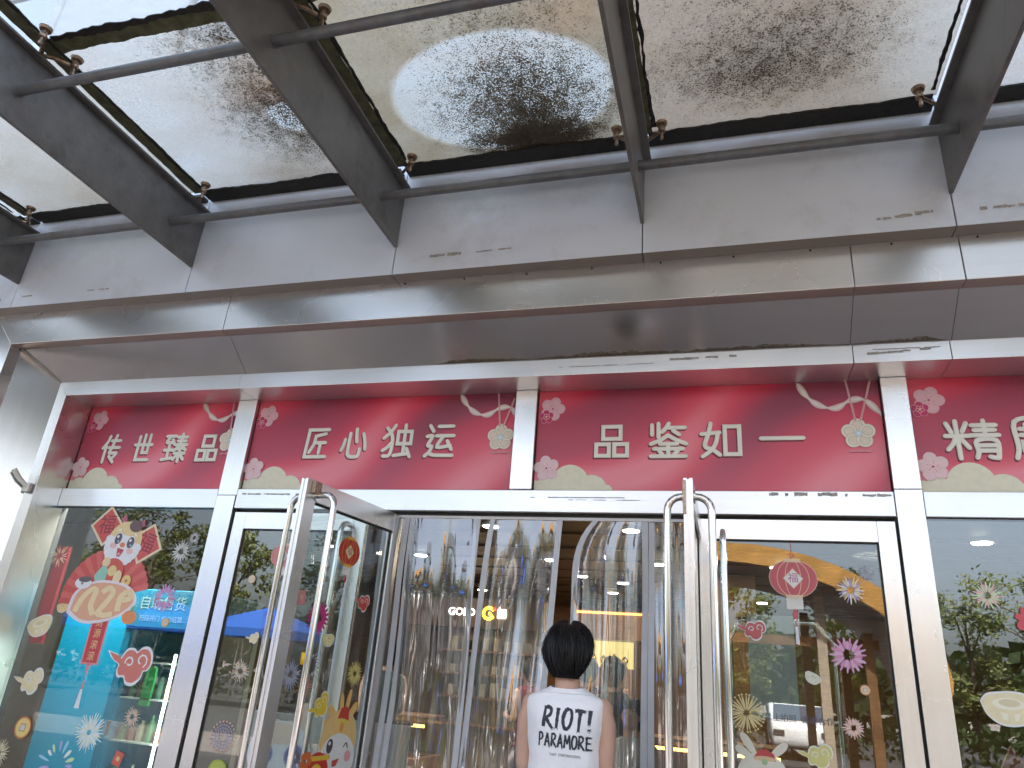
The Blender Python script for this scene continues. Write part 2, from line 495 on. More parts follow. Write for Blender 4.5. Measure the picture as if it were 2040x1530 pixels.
# peeled tape and scuffs left on the fascia: thin torn residue
m_tape = pm('torn_tape_residue', (.34, .33, .31), .7, var=.35, scale=60)
m_tape2 = pm('dark_sealant_residue', (.10, .085, .065), .8, var=.5, scale=50, bump=.5)
def crust(x0, x1, h, seed):
    """dried sealant crust lying along the foot of the sloping soffit"""
    r = random.Random(seed); mb = MB(); vs = []; k = int((x1 - x0) / .009); a = 0.0
    for i in range(k + 1):
        x = x0 + (x1 - x0) * i / k; a = .75 * a + r.uniform(-.4, .4)
        e = min(1, i / 12, (k - i) / 12); big = .55 + .45 * noise.noise((x * 2.2, seed, 0)) * 1.6
        u0 = .004; u1 = max(.006, (h * big * (.75 + a * .45)) * e + .004); t = .003 + .005 * r.random()
        for u, d in ((u0, 0), ((u0 + u1) / 2, t), (u1, 0)):
            vs.append((x, 4.172 - .82 * u - d * .57, 3.461 + .573 * u - d * .82))
    mb.add(vs, [(i * 3 + j, i * 3 + j + 1, i * 3 + j + 4, i * 3 + j + 3) for i in range(k) for j in range(2)])
    return mb.build('sealant_residue', m_tape2, shop)
def residue(x0, x1, z, h, y, seed, mt, name, slope=0.0):
    r = random.Random(seed); mb = MB(); x = x0
    while x < x1:
        w = r.uniform(.01, .05)
        if r.random() < .82:
            t, b = h * r.uniform(.3, 1), h * r.uniform(.3, 1)
            zz = z + slope * (x - x0)
            mb.add([(x, y, zz - b * .5), (min(x + w, x1), y, zz - h * r.uniform(.3, 1) * .5), (min(x + w, x1), y, zz + h * r.uniform(.3, 1) * .5), (x, y, zz + t * .5)], [(0, 1, 2, 3)])
        x += w * (1.0 if r.random() < .9 else 1.5)
    o = mb.build(name, mt, shop); o['kind'] = 'stuff'
    return o
for i, (x0, x1, z, h, sl) in enumerate(((-5.25, -5.14, 4.005, .014, .02), (-4.62, -4.40, 4.005, .016, .0), (-1.86, -1.58, 4.03, .028, .0), (-1.48, -1.19, 4.03, .014, .02),
                                       (.86, 1.14, 4.0, .03, .08), (1.36, 1.60, 4.01, .024, 0), (-5.52, -5.46, 3.99, .04, 0))):
    residue(x0, x1, z, h, 3.7075, i, m_tape, 'tape_residue', sl)
for i, (x0, x1, z, h) in enumerate(((-1.2, -.55, 2.60, .008), (.25, .62, 2.628, .028), (.66, .90, 2.625, .022), (-3.36, -2.9, 2.61, .014), (-.95, -.5, 2.585, .006))):
    residue(x0, x1, z, h, 4.4005, 30 + i, m_tape, 'tape_residue')
for i, (x0, x1, z, h, sl) in enumerate(((-1.0, -.4, 3.40, .006, 0), (-.3, .1, 3.42, .02, .02), (.82, 1.15, 3.40, .02, .05), (.85, 1.2, 3.425, .008, .0))):
    residue(x0, x1, z, h, 4.1695, 60 + i, m_tape, 'tape_residue', sl)
crust(-1.85, .73, .05, 91)
crust(.74, 1.24, .04, 92)
for i in range(9):
    x = -2.0 + i * .42
    MB().tube([(x, 3.806, 3.90), (x, 3.811, 3.90)], .006, 8).build('screw_hole', m_gap, shop)
# silicone bead in the mitred corner
MB().tube([(-5.31, 3.90, 3.64), (-5.27, 3.97, 3.60), (-5.20, 4.06, 3.54), (-5.13, 4.165, 3.463)], [.006, .012, .013, .008], 6).build('silicone_bead', pm('grey_silicone', (.4, .4, .36), .6), shop)

# ------------------------------------------------------------------ glass canopy
canopy = thing('glass_canopy', 'dirty glass canopy on grey steel ribs and tubes above the entrance', 'canopy', (-1.0, 3.7, 4.1))
RIBS = [-6.98, -5.335, -3.69, -2.055, -.42, 1.24, 2.87, 4.5]
for x in RIBS:
    rb = MB()
    rb.prism([(3.706, 4.12), (.6, 4.12), (-.5, 4.40), (-.5, 4.57), (3.706, 4.57)], x - .011, x + .011, 'x')
    rb.box(x - .055, x + .055, -.5, 3.706, 4.571, 4.588)
    rb.build('rib', m_dark, canopy, bevel=.003)
for i in range(len(RIBS) - 1):
    for y in (3.41, 2.17, .93):
        x0, x1 = RIBS[i] + .012, RIBS[i + 1] - .012
        tb = MB(); tb.tube([(x0, y, 4.315), (x1, y, 4.315)], .029, 14)
        tb.tube([(x0 - .0, y, 4.315), (x0 + .006, y, 4.315)], .034, 14)
        tb.tube([(x1 - .006, y, 4.315), (x1, y, 4.315)], .034, 14)
        tb.build('tube', m_tube, canopy, smooth=True, angle=40)

def blob(nt, vec, cx, cyy, rx, ry, soft=1.0):
    mp = nd(nt, 'ShaderNodeMapping'); mp.vector_type = 'POINT'
    mp.inputs['Location'].default_value = (-cx / rx, -cyy / ry, 0); mp.inputs['Scale'].default_value = (1 / rx, 1 / ry, 0)
    nt.links.new(vec, mp.inputs['Vector'])
    ln = nd(nt, 'ShaderNodeVectorMath', operation='LENGTH'); nt.links.new(mp.outputs[0], ln.inputs[0])
    return math_(nt, 'DIVIDE', math_(nt, 'SUBTRACT', 1.0, ln.outputs['Value']), soft, clamp=True)

def dirty_glass(name, film=.6, film_blobs=(), speck=(), clear=None, dark=(), film_col=(.80, .70, .58), film_var=.3, rust=()):
    m, nt, out = newmat(name)
    v0 = coords(nt)
    wob = nd(nt, 'ShaderNodeTexNoise'); wob.inputs['Scale'].default_value = 5; wob.inputs['Detail'].default_value = 5
    nt.links.new(v0, wob.inputs['Vector'])
    wv = nd(nt, 'ShaderNodeVectorMath', operation='MULTIPLY_ADD')
    nt.links.new(wob.outputs['Color'], wv.inputs[0]); wv.inputs[1].default_value = (.12, .12, 0)
    nt.links.new(v0, wv.inputs[2])
    sub = nd(nt, 'ShaderNodeVectorMath', operation='SUBTRACT'); nt.links.new(wv.outputs[0], sub.inputs[0]); sub.inputs[1].default_value = (.06, .06, 0)
    v = sub.outputs[0]
    # film of dust: translucent
    n1 = noise_(nt, coords(nt, (1, 2.2, 1)), 1.6, 6)
    F = math_(nt, 'ADD', math_(nt, 'MULTIPLY', math_(nt, 'SUBTRACT', n1, .5), film_var * 2), film)
    for (cx, cyy, rx, ry, a) in film_blobs:
        F = math_(nt, 'ADD', F, math_(nt, 'MULTIPLY', blob(nt, v, cx, cyy, rx, ry), a))
    S = None
    for (cx, cyy, rx, ry, a) in speck:
        b = math_(nt, 'MULTIPLY', blob(nt, v, cx, cyy, rx, ry), a)
        S = b if S is None else math_(nt, 'ADD', S, b)
    if clear:
        cx, cyy, rx, ry = clear
        wv2 = nd(nt, 'ShaderNodeVectorMath', operation='MULTIPLY_ADD')
        nz = nd(nt, 'ShaderNodeTexNoise'); nz.inputs['Scale'].default_value = 40; nt.links.new(v0, nz.inputs['Vector'])
        nt.links.new(nz.outputs['Color'], wv2.inputs[0]); wv2.inputs[1].default_value = (.02, .02, 0); nt.links.new(v0, wv2.inputs[2])
        cl = blob(nt, wv2.outputs[0], cx, cyy, rx, ry, .07)
        F = math_(nt, 'SUBTRACT', F, math_(nt, 'MULTIPLY', cl, .58))
        if S is not None:
            S = math_(nt, 'MULTIPLY', S, math_(nt, 'SUBTRACT', 1.0, math_(nt, 'MULTIPLY', cl, .15)))
    F = math_(nt, 'MINIMUM', math_(nt, 'MAXIMUM', F, .12), .96)
    tr = nd(nt, 'ShaderNodeBsdfTransparent'); tr.inputs[0].default_value = (.90, .95, .97, 1)
    gl = nd(nt, 'ShaderNodeBsdfGlossy'); gl.inputs['Roughness'].default_value = .02
    frs = schlick(nt, .04)
    tl = nd(nt, 'ShaderNodeBsdfTranslucent'); df = nd(nt, 'ShaderNodeBsdfDiffuse')
    fine = noise_(nt, v0, 60, 5, .7)
    fc = ramp(nt, fine, [(.35, tuple(c * .86 for c in film_col)), (.65, tuple(min(1, c * 1.08) for c in film_col))])
    for (cx, cyy, rx, ry, a) in rust:
        fc = mixrgb(nt, math_(nt, 'MULTIPLY', blob(nt, v, cx, cyy, rx, ry), a), fc, (.48, .35, .23))
    nt.links.new(fc, tl.inputs[0]); nt.links.new(fc, df.inputs[0])
    fm = nd(nt, 'ShaderNodeMixShader'); fm.inputs[0].default_value = .12
    nt.links.new(tl.outputs[0], fm.inputs[1]); nt.links.new(df.outputs[0], fm.inputs[2])
    a1 = nd(nt, 'ShaderNodeMixShader'); nt.links.new(F, a1.inputs[0]); nt.links.new(tr.outputs[0], a1.inputs[1]); nt.links.new(fm.outputs[0], a1.inputs[2])
    cur = a1.outputs[0]
    if S is not None:
        sn = noise_(nt, v0, 105, 4, .75)
        cl2 = noise_(nt, v0, 12, 5, .6)
        sn2 = math_(nt, 'ADD', sn, math_(nt, 'MULTIPLY', math_(nt, 'SUBTRACT', cl2, .5), .24))
        th = math_(nt, 'SUBTRACT', .70, math_(nt, 'MULTIPLY', S, .26))
        mk = math_(nt, 'MULTIPLY', math_(nt, 'SUBTRACT', sn2, th), 22, clamp=True)
        d2 = nd(nt, 'ShaderNodeBsdfDiffuse')
        nt.links.new(ramp(nt, cl2, [(.35, (.045, .037, .025)), (.7, (.14, .112, .073))]), d2.inputs[0])
        t2 = nd(nt, 'ShaderNodeBsdfTranslucent'); t2.inputs[0].default_value = (.10, .075, .04, 1)
        mm = nd(nt, 'ShaderNodeMixShader'); mm.inputs[0].default_value = .4
        nt.links.new(d2.outputs[0], mm.inputs[1]); nt.links.new(t2.outputs[0], mm.inputs[2])
        a2 = nd(nt, 'ShaderNodeMixShader'); nt.links.new(mk, a2.inputs[0]); nt.links.new(cur, a2.inputs[1]); nt.links.new(mm.outputs[0], a2.inputs[2])
        cur = a2.outputs[0]
    a3 = nd(nt, 'ShaderNodeMixShader'); nt.links.new(math_(nt, 'MULTIPLY', frs, .8), a3.inputs[0]); nt.links.new(cur, a3.inputs[1]); nt.links.new(gl.outputs[0], a3.inputs[2])
    nt.links.new(a3.outputs[0], out.inputs[0])
    return m

ROWS = [(2.25, 3.56), (.93, 2.17), (-.39, .85)]
gen_a = dirty_glass('glass_film_light', .35, film_col=(.7, .64, .54))
gen_b = dirty_glass('glass_film_mid', .45, film_col=(.7, .64, .54), speck=((.1, -.1, .8, .6, .5),))
special = {
    (0, 1): dirty_glass('pane_cream', .50, film_blobs=((0, .7, 1.1, .9, .42),), film_col=(.55, .51, .44), speck=((.0, .8, 1.2, .5, .45),)),
    (0, 2): dirty_glass('pane_speckled', .42, film_blobs=((.45, .1, 1.0, .9, .4), (0, .65, 1, .35, .5)), speck=((.40, -.05, 1.1, 1.1, .85), (.45, .25, .9, .6, .3), (.3, -.62, .9, .4, .4)), clear=(.33, .10, .14, .13), film_col=(.53, .50, .45), rust=((.35, -.2, .4, .3, .7),)),
    (0, 3): dirty_glass('pane_oval', .80, film_blobs=((-.5, .5, .4, .4, .1),), speck=((.18, .36, .95, .60, .95), (.15, .58, .52, .18, 1.0), (.15, .05, 1.3, 1.2, .50), (.2, -.5, 1.2, .7, .36)), clear=(.06, .19, .69, .47), film_col=(.47, .425, .335), rust=((.55, -.28, .35, .25, .7),)),
    (0, 4): dirty_glass('pane_beige', .92, film_blobs=((.75, .1, .45, .9, -.4),), speck=((-.15, .34, 1.1, .5, .60), (-.3, -.3, 1.4, .9, .36), (.2, -.1, 1.4, 1.3, .34)), film_col=(.54, .49, .42), film_var=.12, rust=((-.1, .5, .8, .3, .15),)),
    (0, 5): dirty_glass('pane_pale', .5, film_col=(.60, .56, .51), film_blobs=((0, .5, 1, .4, .3),)),
    (1, 2): dirty_glass('pane_clear_blue', .20, film_var=.2, film_col=(.6, .62, .64)),
    (1, 1): dirty_glass('pane_clear_blue_left', .2, film_var=.2, film_col=(.6, .62, .64)),
    (1, 3): dirty_glass('pane_speckled_far', .75, speck=((.1, .4, 1.3, .9, 1.3), (0, 0, 1.2, 1.2, .6)), film_col=(.52, .47, .39)),
    (1, 4): dirty_glass('pane_beige_far', .85, speck=((.0, .3, 1.2, .9, .9),), film_col=(.58, .52, .44)),
}
for r_, (y0, y1) in enumerate(ROWS):
    for c_ in range(len(RIBS) - 1):
        x0, x1 = RIBS[c_] + .03, RIBS[c_ + 1] - .03
        mt = special.get((r_, c_), gen_b if (r_ + c_) % 2 else gen_a)
        MB().box(x0, x1, y0, y1, 4.682, 4.694).build('glass_pane', mt, canopy, loc=((x0 + x1) / 2, (y0 + y1) / 2, 4.688))

def jagged(p0, p1, side, w, seed, jag=.35, step=.03, z=4.674, h=.008):
    """torn sealant bead between p0 and p1 (xy), width w towards +-side"""
    r = random.Random(seed)
    p0, p1 = Vector(p0), Vector(p1); L = (p1 - p0).length; t = (p1 - p0) / L; nn = Vector((-t.y, t.x))
    k = max(3, int(L / step)); mb = MB(); prev = None; a = b = 0.0
    vs = []
    for i in range(k + 1):
        a = .7 * a + r.uniform(-1, 1) * jag * .6; b = .7 * b + r.uniform(-1, 1) * jag * .6
        c = p0 + t * (L * i / k)
        q0 = c + nn * w * (.5 + a * .5); q1 = c - nn * w * (.5 + b * .5)
        vs += [(q0.x, q0.y, z), (q1.x, q1.y, z), (q0.x, q0.y, z + h), (q1.x, q1.y, z + h)]
    fs = []
    for i in range(k):
        o, p = i * 4, i * 4 + 4
        fs += [(o, o + 1, p + 1, p), (o + 2, p + 2, p + 3, o + 3), (o, p, p + 2, o + 2), (o + 1, o + 3, p + 3, p + 1)]
    mb.add(vs, fs)
    return mb
for i in range(len(RIBS) - 1):
    x0, x1 = RIBS[i], RIBS[i + 1]
    jagged((x0 + .05, 3.595), (x1 - .05, 3.60), 0, .095, 200 + i, .2, z=4.668, h=.012).build('sealant_strip', m_seal, canopy)
    MB().box(x0 + .02, x1 - .02, 3.636, 3.709, 4.700, 4.724).build('edge_flashing', m_seal, canopy)
    jagged((x0 + .05, 2.21), (x1 - .05, 2.21), 0, .10, 240 + i, .18, z=4.669).build('sealant_strip', m_seal_olive, canopy)
    jagged((x0 + .12, 2.16), (x1 - .3, 2.16), 0, .035, 260 + i, .9, z=4.664).build('sealant_strip', m_seal, canopy)
    for y in (.89,):
        jagged((x0 + .05, y), (x1 - .05, y), 0, .1, 280 + i, .2).build('sealant_strip', m_seal_olive, canopy)
for i, x in enumerate(RIBS):
    jagged((x + .03, -.38), (x + .03, 3.56), 0, .085, 300 + i, .16, z=4.670).build('sealant_strip', m_seal_olive, canopy)
    jagged((x + .085, 1.2), (x + .085, 3.5), 0, .02, 330 + i, .9, z=4.665).build('sealant_strip', m_seal, canopy)
    jagged((x - .065, 1.2), (x - .065, 3.5), 0, .02, 350 + i, .9, z=4.665).build('sealant_strip', m_seal, canopy)

def spider(x, y, arms):
    hub = MB(); hub.tube([(x, y, 4.588), (x, y, 4.635)], .02, 12)
    h = hub.build('spider_fitting', m_rust, canopy, smooth=True, angle=40)
    for sx, sy in arms:
        px, py = x + sx * .135, y + sy * .11
        am = MB(); am.tube([(x, y, 4.625), (x + sx * .06, y + sy * .045, 4.632), (px - sx * .02, py - sy * .016, 4.622)], [.013, .011, .010], 8)
        am.tube([(px, py, 4.612), (px, py, 4.632)], .021, 12)
        am.build('arm', m_rust, h, smooth=True, angle=40)
        bo = MB(); bo.tube([(px, py, 4.562), (px, py, 4.676)], .0085, 10); bo.tube([(px, py, 4.642), (px, py, 4.650)], .017, 6)
        bo.tube([(px, py, 4.560), (px, py, 4.585)], .012, 6)
        bo.tube([(px, py, 4.664), (px, py, 4.681)], [.03, .036], 18)
        bo.build('bolt', m_rust, h, smooth=True, angle=40)
for x in RIBS[1:7]:
    spider(x, 3.60, ((1, -1), (-1, -1)))
    spider(x, 2.21, ((1, 1), (-1, 1), (1, -1), (-1, -1)))

# ------------------------------------------------------------------ interior shell (setting)
m_ceil = pm('dark_brown_ceiling', (.06, .042, .03), .5, var=.2, scale=3)
m_wood = pm('warm_wood', (.26, .14, .065), .4, var=.3, scale=5, stretch=(1, 1, 12))
m_wood_d = pm('dark_wood', (.10, .055, .03), .4, var=.3, scale=5, stretch=(12, 1, 1))
m_floor = pm('beige_floor_tile', (.38, .33, .28), .15, var=.08, scale=2)
tag(MB().box(-9, 6, 4.52, 16, 0.005, .02).build('floor', m_floor), 'glossy beige tiled shop floor', kind='structure')
cl = MB().box(-9, 6, 4.52, 16, 3.1, 3.2).build('ceiling', m_ceil); tag(cl, 'dark brown shop ceiling', kind='structure')
for i in range(12):
    MB().box(-9, 6, 5.3 + i * .9, 5.34 + i * .9, 3.075, 3.098).build('ceiling_batten', m_wood_d, cl)
bw = MB().box(-9, 6, 15.9, 16, .02, 3.1).build('back_wall', m_wood); tag(bw, 'warm wood back wall of the shop', kind='structure')
tag(MB().box(-9.1, -9, 4.52, 16, 0, 4.85).build('left_wall', pm('cream_wall', (.20, .185, .165), .7)), 'cream side wall of the shop', kind='structure')
tag(MB().box(6, 6.1, 4.52, 16, 0, 4.85).build('right_wall', m_wood), 'wood side wall of the shop', kind='structure')
tag(MB().box(-9, 6, 16, 16.1, 0, 4.85).build('rear_wall', m_wallup), 'rear outer wall of the shop', kind='structure')
# ------------------------------------------------------------------ interior fittings
m_lamp = emitmat('downlight_glow', (1, .90, .74), 8)
LP = [(-4.7, 4.78), (-2.5, 7.6), (-.97, 7.7), (-2.3, 9.75), (-.87, 9.85), (-1.6, 11.8), (-2.15, 11.2), (-1.95, 13.1), (2.36, 7.95), (.55, 13.6), (-4.5, 13.5), (-4.2, 9.7), (-4.3, 7.6), (.6, 9.8), (.7, 7.7), (2.4, 10.5), (-6.1, 8.0)]  # first entry is an added lamp that brightens the vending cabinet
for i, (x, y) in enumerate(LP):
    t = thing('downlight', 'round recessed ceiling lamp glowing warm white inside the shop', 'ceiling lamp', (x, y, 3.1), 'downlights in the shop ceiling')
    MB().tube([(x, y, 3.068), (x, y, 3.099)], .10, 20).build('rim', m_white, t, smooth=True, angle=40)
    MB().tube([(x, y, 3.060), (x, y, 3.067)], .085, 20).build('diffuser', m_lamp, t)
for i, (x, y, e, c) in enumerate(((-4.7, 4.78, 42, (1, .95, .88)), (-2.3, 8.2, 9, (1, .85, .62)), (-.6, 10.6, 12, (1, .82, .58)), (-4.6, 10.5, 7, (1, .88, .7)), (1.6, 8.5, 6, (1, .85, .65)), (-2.2, 12.8, 12, (1, .75, .45)))):  # first one added to brighten the blue cabinet, the rest stand for the downlights
    d = bpy.data.lights.new('ceiling_fill_light', 'AREA'); d.energy = e; d.color = c; d.shape = 'DISK'; d.size = .6
    o = bpy.data.objects.new('ceiling_fill_light', d); COL.objects.link(o); o.location = (x, y, 3.02)

def text_polys(body, size=1.0, align='CENTER'):
    c = bpy.data.curves.new('tmp', 'FONT'); c.body = body; c.size = size; c.align_x = align; c.align_y = 'CENTER'; c.resolution_u = 3
    o = bpy.data.objects.new('tmp', c); COL.objects.link(o)
    dg = bpy.context.evaluated_depsgraph_get()
    me = bpy.data.meshes.new_from_object(o.evaluated_get(dg))
    r = [[tuple(me.vertices[i].co[:2]) for i in p.vertices] for p in me.polygons]
    bpy.data.objects.remove(o); bpy.data.curves.remove(c); bpy.data.meshes.remove(me)
    return r
def text_mb(body, size, org, depth_y=0.0):
    mb = MB()
    for p in text_polys(body, size):
        mb.add([(org[0] + a, org[1] - depth_y, org[2] + b) for a, b in p], [tuple(range(len(p)))])
    return mb

# blue vending machine behind the left window
m_blue = pm('bright_blue_panel', (.01, .36, .62), .35, var=.04, scale=2)
m_blue_d = pm('dimmed_blue_header', (.01, .18, .32), .3, var=.05)  # panel blue made darker: the header's dimming reflections put into its colour
vm = thing('vending_machine', 'bright blue vending cabinet with lit glass door behind the left window', 'vending machine', (-4.65, 5.3, 0.02))
MB().box(-5.24, -4.62, 5.0, 5.75, .05, 1.93).build('side_panel', m_blue, vm, bevel=.01)
MB().box(-4.618, -3.90, 4.985, 5.75, 1.68, 1.97).build('header_panel', m_blue_d, vm, bevel=.006)
MB().box(-4.618, -3.90, 5.68, 5.75, .05, 1.678).build('back_panel', pm('cabinet_liner', (.5, .55, .52), .5), vm)
MB().box(-4.618, -3.90, 5.0, 5.67, .05, .25).build('base', m_blue, vm)
MB().box(-4.617, -4.56, 5.0, 5.67, .26, 1.67).build('door_frame', m_blue_d, vm)
MB().box(-4.06, -3.902, 5.0, 5.67, .26, 1.67).build('door_frame', pm('grey_frame', (.25, .26, .27), .4), vm)
MB().box(-4.55, -4.07, 5.0, 5.008, .27, 1.665).build('door_glass', glassmat('cabinet_glass', (.85, .9, .88), .7), vm)
MB().tube([(-4.115, 5.03, .3), (-4.115, 5.03, 1.50)], .009, 8).build('led_strip', emitmat('led_white', (.95, 1, .97), 9), vm)
for k, z in enumerate((.55, .86, 1.16, 1.42)):
    MB().box(-4.55, -4.13, 5.05, 5.66, z, z + .012).build('shelf', pm('white_wire_shelf', (.6, .62, .6), .4), vm)
text_mb('自助售货', .112, (-4.31, 4.982, 1.86)).build('lettering', ink((.25, .42, .48)), vm)
text_mb('扫码开门 自动结算', .05, (-4.30, 4.982, 1.745)).build('lettering', ink((.25, .42, .48)), vm)
MB().box(-4.55, -4.53, 4.985, 4.999, .9, 1.0).build('door_handle', m_rubber, vm)
pc = [(.03, .16, .06), (.34, .33, .29), (.22, .07, .05), (.05, .14, .09), (.32, .30, .18), (.16, .08, .05)]
for k, z in enumerate((.262, .562, .872, 1.172)):
    for j in range(5):
        x = -4.50 + j * .08; hh = rnd.uniform(.10, .20); c = pc[(j * 2 + k * 3) % 6]
        b = MB(); b.loft([(x, 5.12, z, .033, .033), (x, 5.12, z + hh * .7, .033, .033), (x, 5.12, z + hh * .85, .013, .013), (x, 5.12, z + hh, .013, .013)], 12, 2)
        tag(b.build('drink_bottle', ink(c), smooth=True, angle=40), 'small drink bottle on a shelf of the blue vending cabinet', 'bottle', 'bottles in the vending cabinet')
tag(MB().box(-4.37, -4.28, 5.05, 5.07, 1.12, 1.40).build('green_packet', ink((.03, .33, .08))), 'tall green packet at the upper left of the vending cabinet', 'packet')
# grey board, tables, banner
b = MB(); b.box(-6.0, -5.86, 5.4, 5.43, 1.5, 2.35); tag(b.build('wall_banner', ink((.16, .008, .016))), 'narrow dark red hanging banner left of the blue cabinet', 'banner')
nb = thing('notice_board', 'pale grey board leaning low behind the left closed door', 'board', (-2.9, 4.9, 0))
MB().box(-3.28, -2.05, 4.88, 4.91, .3, 1.18).build('panel', pm('pale_board', (.50, .51, .53), .6), nb)
MB().box(-3.29, -2.04, 4.90, 4.925, 1.18, 1.195).build('top_edge', m_rubber, nb)
MB().box(-3.2, -3.15, 4.95, 5.3, 0.02, .9).build('stand_leg', m_dark, nb); MB().box(-2.2, -2.15, 4.95, 5.3, 0.02, .9).build('stand_leg', m_dark, nb)
def counter(x0, x1, y0, y1, h, label, body, glow=None):
    t = thing('display_counter', label, 'counter', ((x0 + x1) / 2, (y0 + y1) / 2, .02))
    MB().box(x0, x1, y0, y1, .02, h * .62).build('base', body, t, bevel=.01)
    MB().box(x0 + .02, x1 - .02, y0 + .02, y1 - .02, h * .63, h).build('glass_case', glassmat('case_glass', (.9, .92, .9), .8), t)
    MB().box(x0, x1, y0, y1, h + .002, h + .02).build('top_rim', m_wood, t)
    if glow: MB().box(x0 + .05, x1 - .05, y0 + .2, y0 + .22, h * .9, h * .93).build('light_bar', glow, t)
m_gold_glow = emitmat('amber_light', (1, .50, .12), 2)
counter(-4.3, -3.3, 8.2, 8.9, 1.05, 'wood counter with amber light bar left of the doorway', m_wood, m_gold_glow)
counter(-2.6, -1.4, 9.6, 10.3, 1.05, 'wood counter with amber light bar in the middle of the shop', m_wood_d, m_gold_glow)
counter(-.9, .5, 8.6, 9.3, 1.05, 'dark counter behind the right doors', m_wood_d, m_gold_glow)
# lit yellow showcase on the back
SX1 = -1.42
sh = thing('wall_showcase', 'yellow lit wall showcase with gold ornaments at the back of the shop', 'showcase', (-1.75, 11.6, .02))
MB().box(-2.3, SX1, 11.6, 12.1, .02, 1.80).build('cabinet', m_wood, sh)
MB().box(-2.3, SX1 + .3, 11.6, 12.1, 2.20, 2.62).build('bulkhead', m_wood, sh)
MB().box(-2.25, SX1 - .03, 12.0, 12.02, 1.802, 2.198).build('light_panel', emitmat('yellow_panel', (1, .80, .26), .30), sh)
MB().box(-2.3, SX1 + .3, 11.58, 11.598, 2.57, 2.60).build('light_strip', emitmat('orange_strip', (1, .42, .08), 1.3), sh)
for k in range(5):
    x = -2.2 + k * .16
    b = MB(); b.loft([(x, 11.8, 1.803, .05, .05), (x, 11.8, 1.86, .03, .03), (x, 11.8, 1.92, .06, .05), (x, 11.8, 1.98 + .03 * (k % 2), .01, .01)], 12, 2)
    tag(b.build('gold_ornament', pm('gold', (.8, .5, .1), .25, 1), smooth=True), 'small gold ornament standing in the yellow lit showcase', 'ornament', 'ornaments in the showcase')
# bulkhead with lit signs and shelf wall
bk = thing('sign_bulkhead', 'brown bulkhead carrying small lit signs at the back left', 'bulkhead', (-3.9, 12, 2.3))
MB().box(-6.0, -2.9, 12.0, 12.2, 2.28, 2.75).build('board', m_wood_d, bk)
tag(text_mb('GOLD', .17, (-4.33, 11.99, 2.52)).build('lit_sign', emitmat('white_letters', (1, 1, 1), 4)), 'small white lit GOLD lettering on the brown bulkhead', 'sign')
gs = thing('lit_logo', 'yellow lit round letter G with red tip on the bulkhead', 'sign', (-3.85, 11.985, 2.52))
gm = MB(); gm.stroke([(.7 * cos(a) * .13, .7 * sin(a) * .13) for a in [radians(40 + 28 * i) for i in range(11)]] + [(.02, 0)], .022, (-3.85, 11.985, 2.52), 1, 1); gm.build('letter', emitmat('yellow_letter', (1, .65, .02), 3), gs)
MB().box(-3.79, -3.73, 11.96, 11.98, 2.57, 2.61).build('red_tip', emitmat('red_tip', (1, .03, .02), 2.5), gs)
tag(MB().box(-3.69, -3.55, 11.97, 11.99, 2.45, 2.59).build('lit_square', emitmat('white_square', (1, 1, 1), 3.5)), 'small white lit square sign right of the yellow letter', 'sign')
dw = thing('display_shelf', 'tall back-lit shelf of white boxes at the back of the shop', 'shelf', (-3.9, 12.3, .02))
MB().box(-4.6, -2.9, 12.21, 12.4, .02, 2.27).build('back_panel', pm('shelf_back', (.20, .16, .11), .5), dw)
for z in (.8, 1.2, 1.55, 1.9): MB().box(-4.6, -2.9, 11.95, 12.2, z, z + .03).build('shelf_board', m_wood, dw)
for z in (1.231, 1.581, 1.931):
    for k in range(9):
        x = -4.45 + k * .18
        tag(MB().box(x, x + .1, 12.0, 12.1, z, z + rnd.choice((.12, .16, .2, .22))).build('display_box', pm('ivory_box', (.40, .38, .32), .5), bevel=.01), 'small ivory box on the tall back shelf', 'box', 'ivory boxes on the back shelf')
pp = thing('shelf_poster', 'dark framed poster hanging in front of the back shelf', 'poster', (-4.0, 11.9, 1.6))
MB().box(-4.12, -3.86, 11.9, 11.92, 1.45, 1.85).build('frame', m_rubber, pp)
MB().box(-4.10, -3.88, 11.89, 11.898, 1.47, 1.83).build('sheet', ink((.05, .08, .06)), pp)
MB().box(-9, -5.032, 4.465, 4.515, 0, 4.86).build('inner_wall', m_gap, shop)
MB().box(-5.03, 6, 4.465, 4.515, 3.35, 4.86).build('inner_wall', m_gap, shop)
MB().box(-5.029, 3.40, 4.4545, 4.464, 2.652, 3.344).build('sign_backing', m_gap, shop)  # unseen board added to stop shop light leaking past the signs
MB().box(3.402, 6, 4.51, 4.52, 0, 3.34).build('inner_wall', m_gap, shop)
# interior column
tag(MB().box(-.15, .35, 10.5, 11, .02, 3.07).build('interior_column', m_wood, bevel=.02), 'square wood clad column inside the shop', 'column')
tag(MB().box(-7.2, -5.9, 9, 9.6, .02, 2.1).build('wardrobe_cabinet', m_wood_d, bevel=.02), 'tall dark cabinet against the left of the shop', 'cabinet')
tag(MB().box(.10, .36, 4.75, 4.76, 1.42, 1.98).build('paper_notice', ink((.55, .55, .54))), 'large pale paper notice hung behind the right closed door', 'notice')
dp = thing('door_mirror', 'rounded metal stand frame behind the right closed door', 'stand', (.45, 5.0, 0.02))
fr = MB(); fr.tube([(.0, 5.0, .02), (.0, 5.0, 1.85), (.06, 5.0, 1.97), (.5, 5.0, 1.97), (.6, 5.0, 1.86), (.6, 5.0, .02)], .015, 8); fr.build('frame', m_chrome, dp, smooth=True)
tb = MB().box(1.3, 2.6, 5.0, 5.6, .02, .9); tag(tb.build('cloth_table', ink((.12, .08, .28))), 'low purple cloth table behind the right side window', 'table')
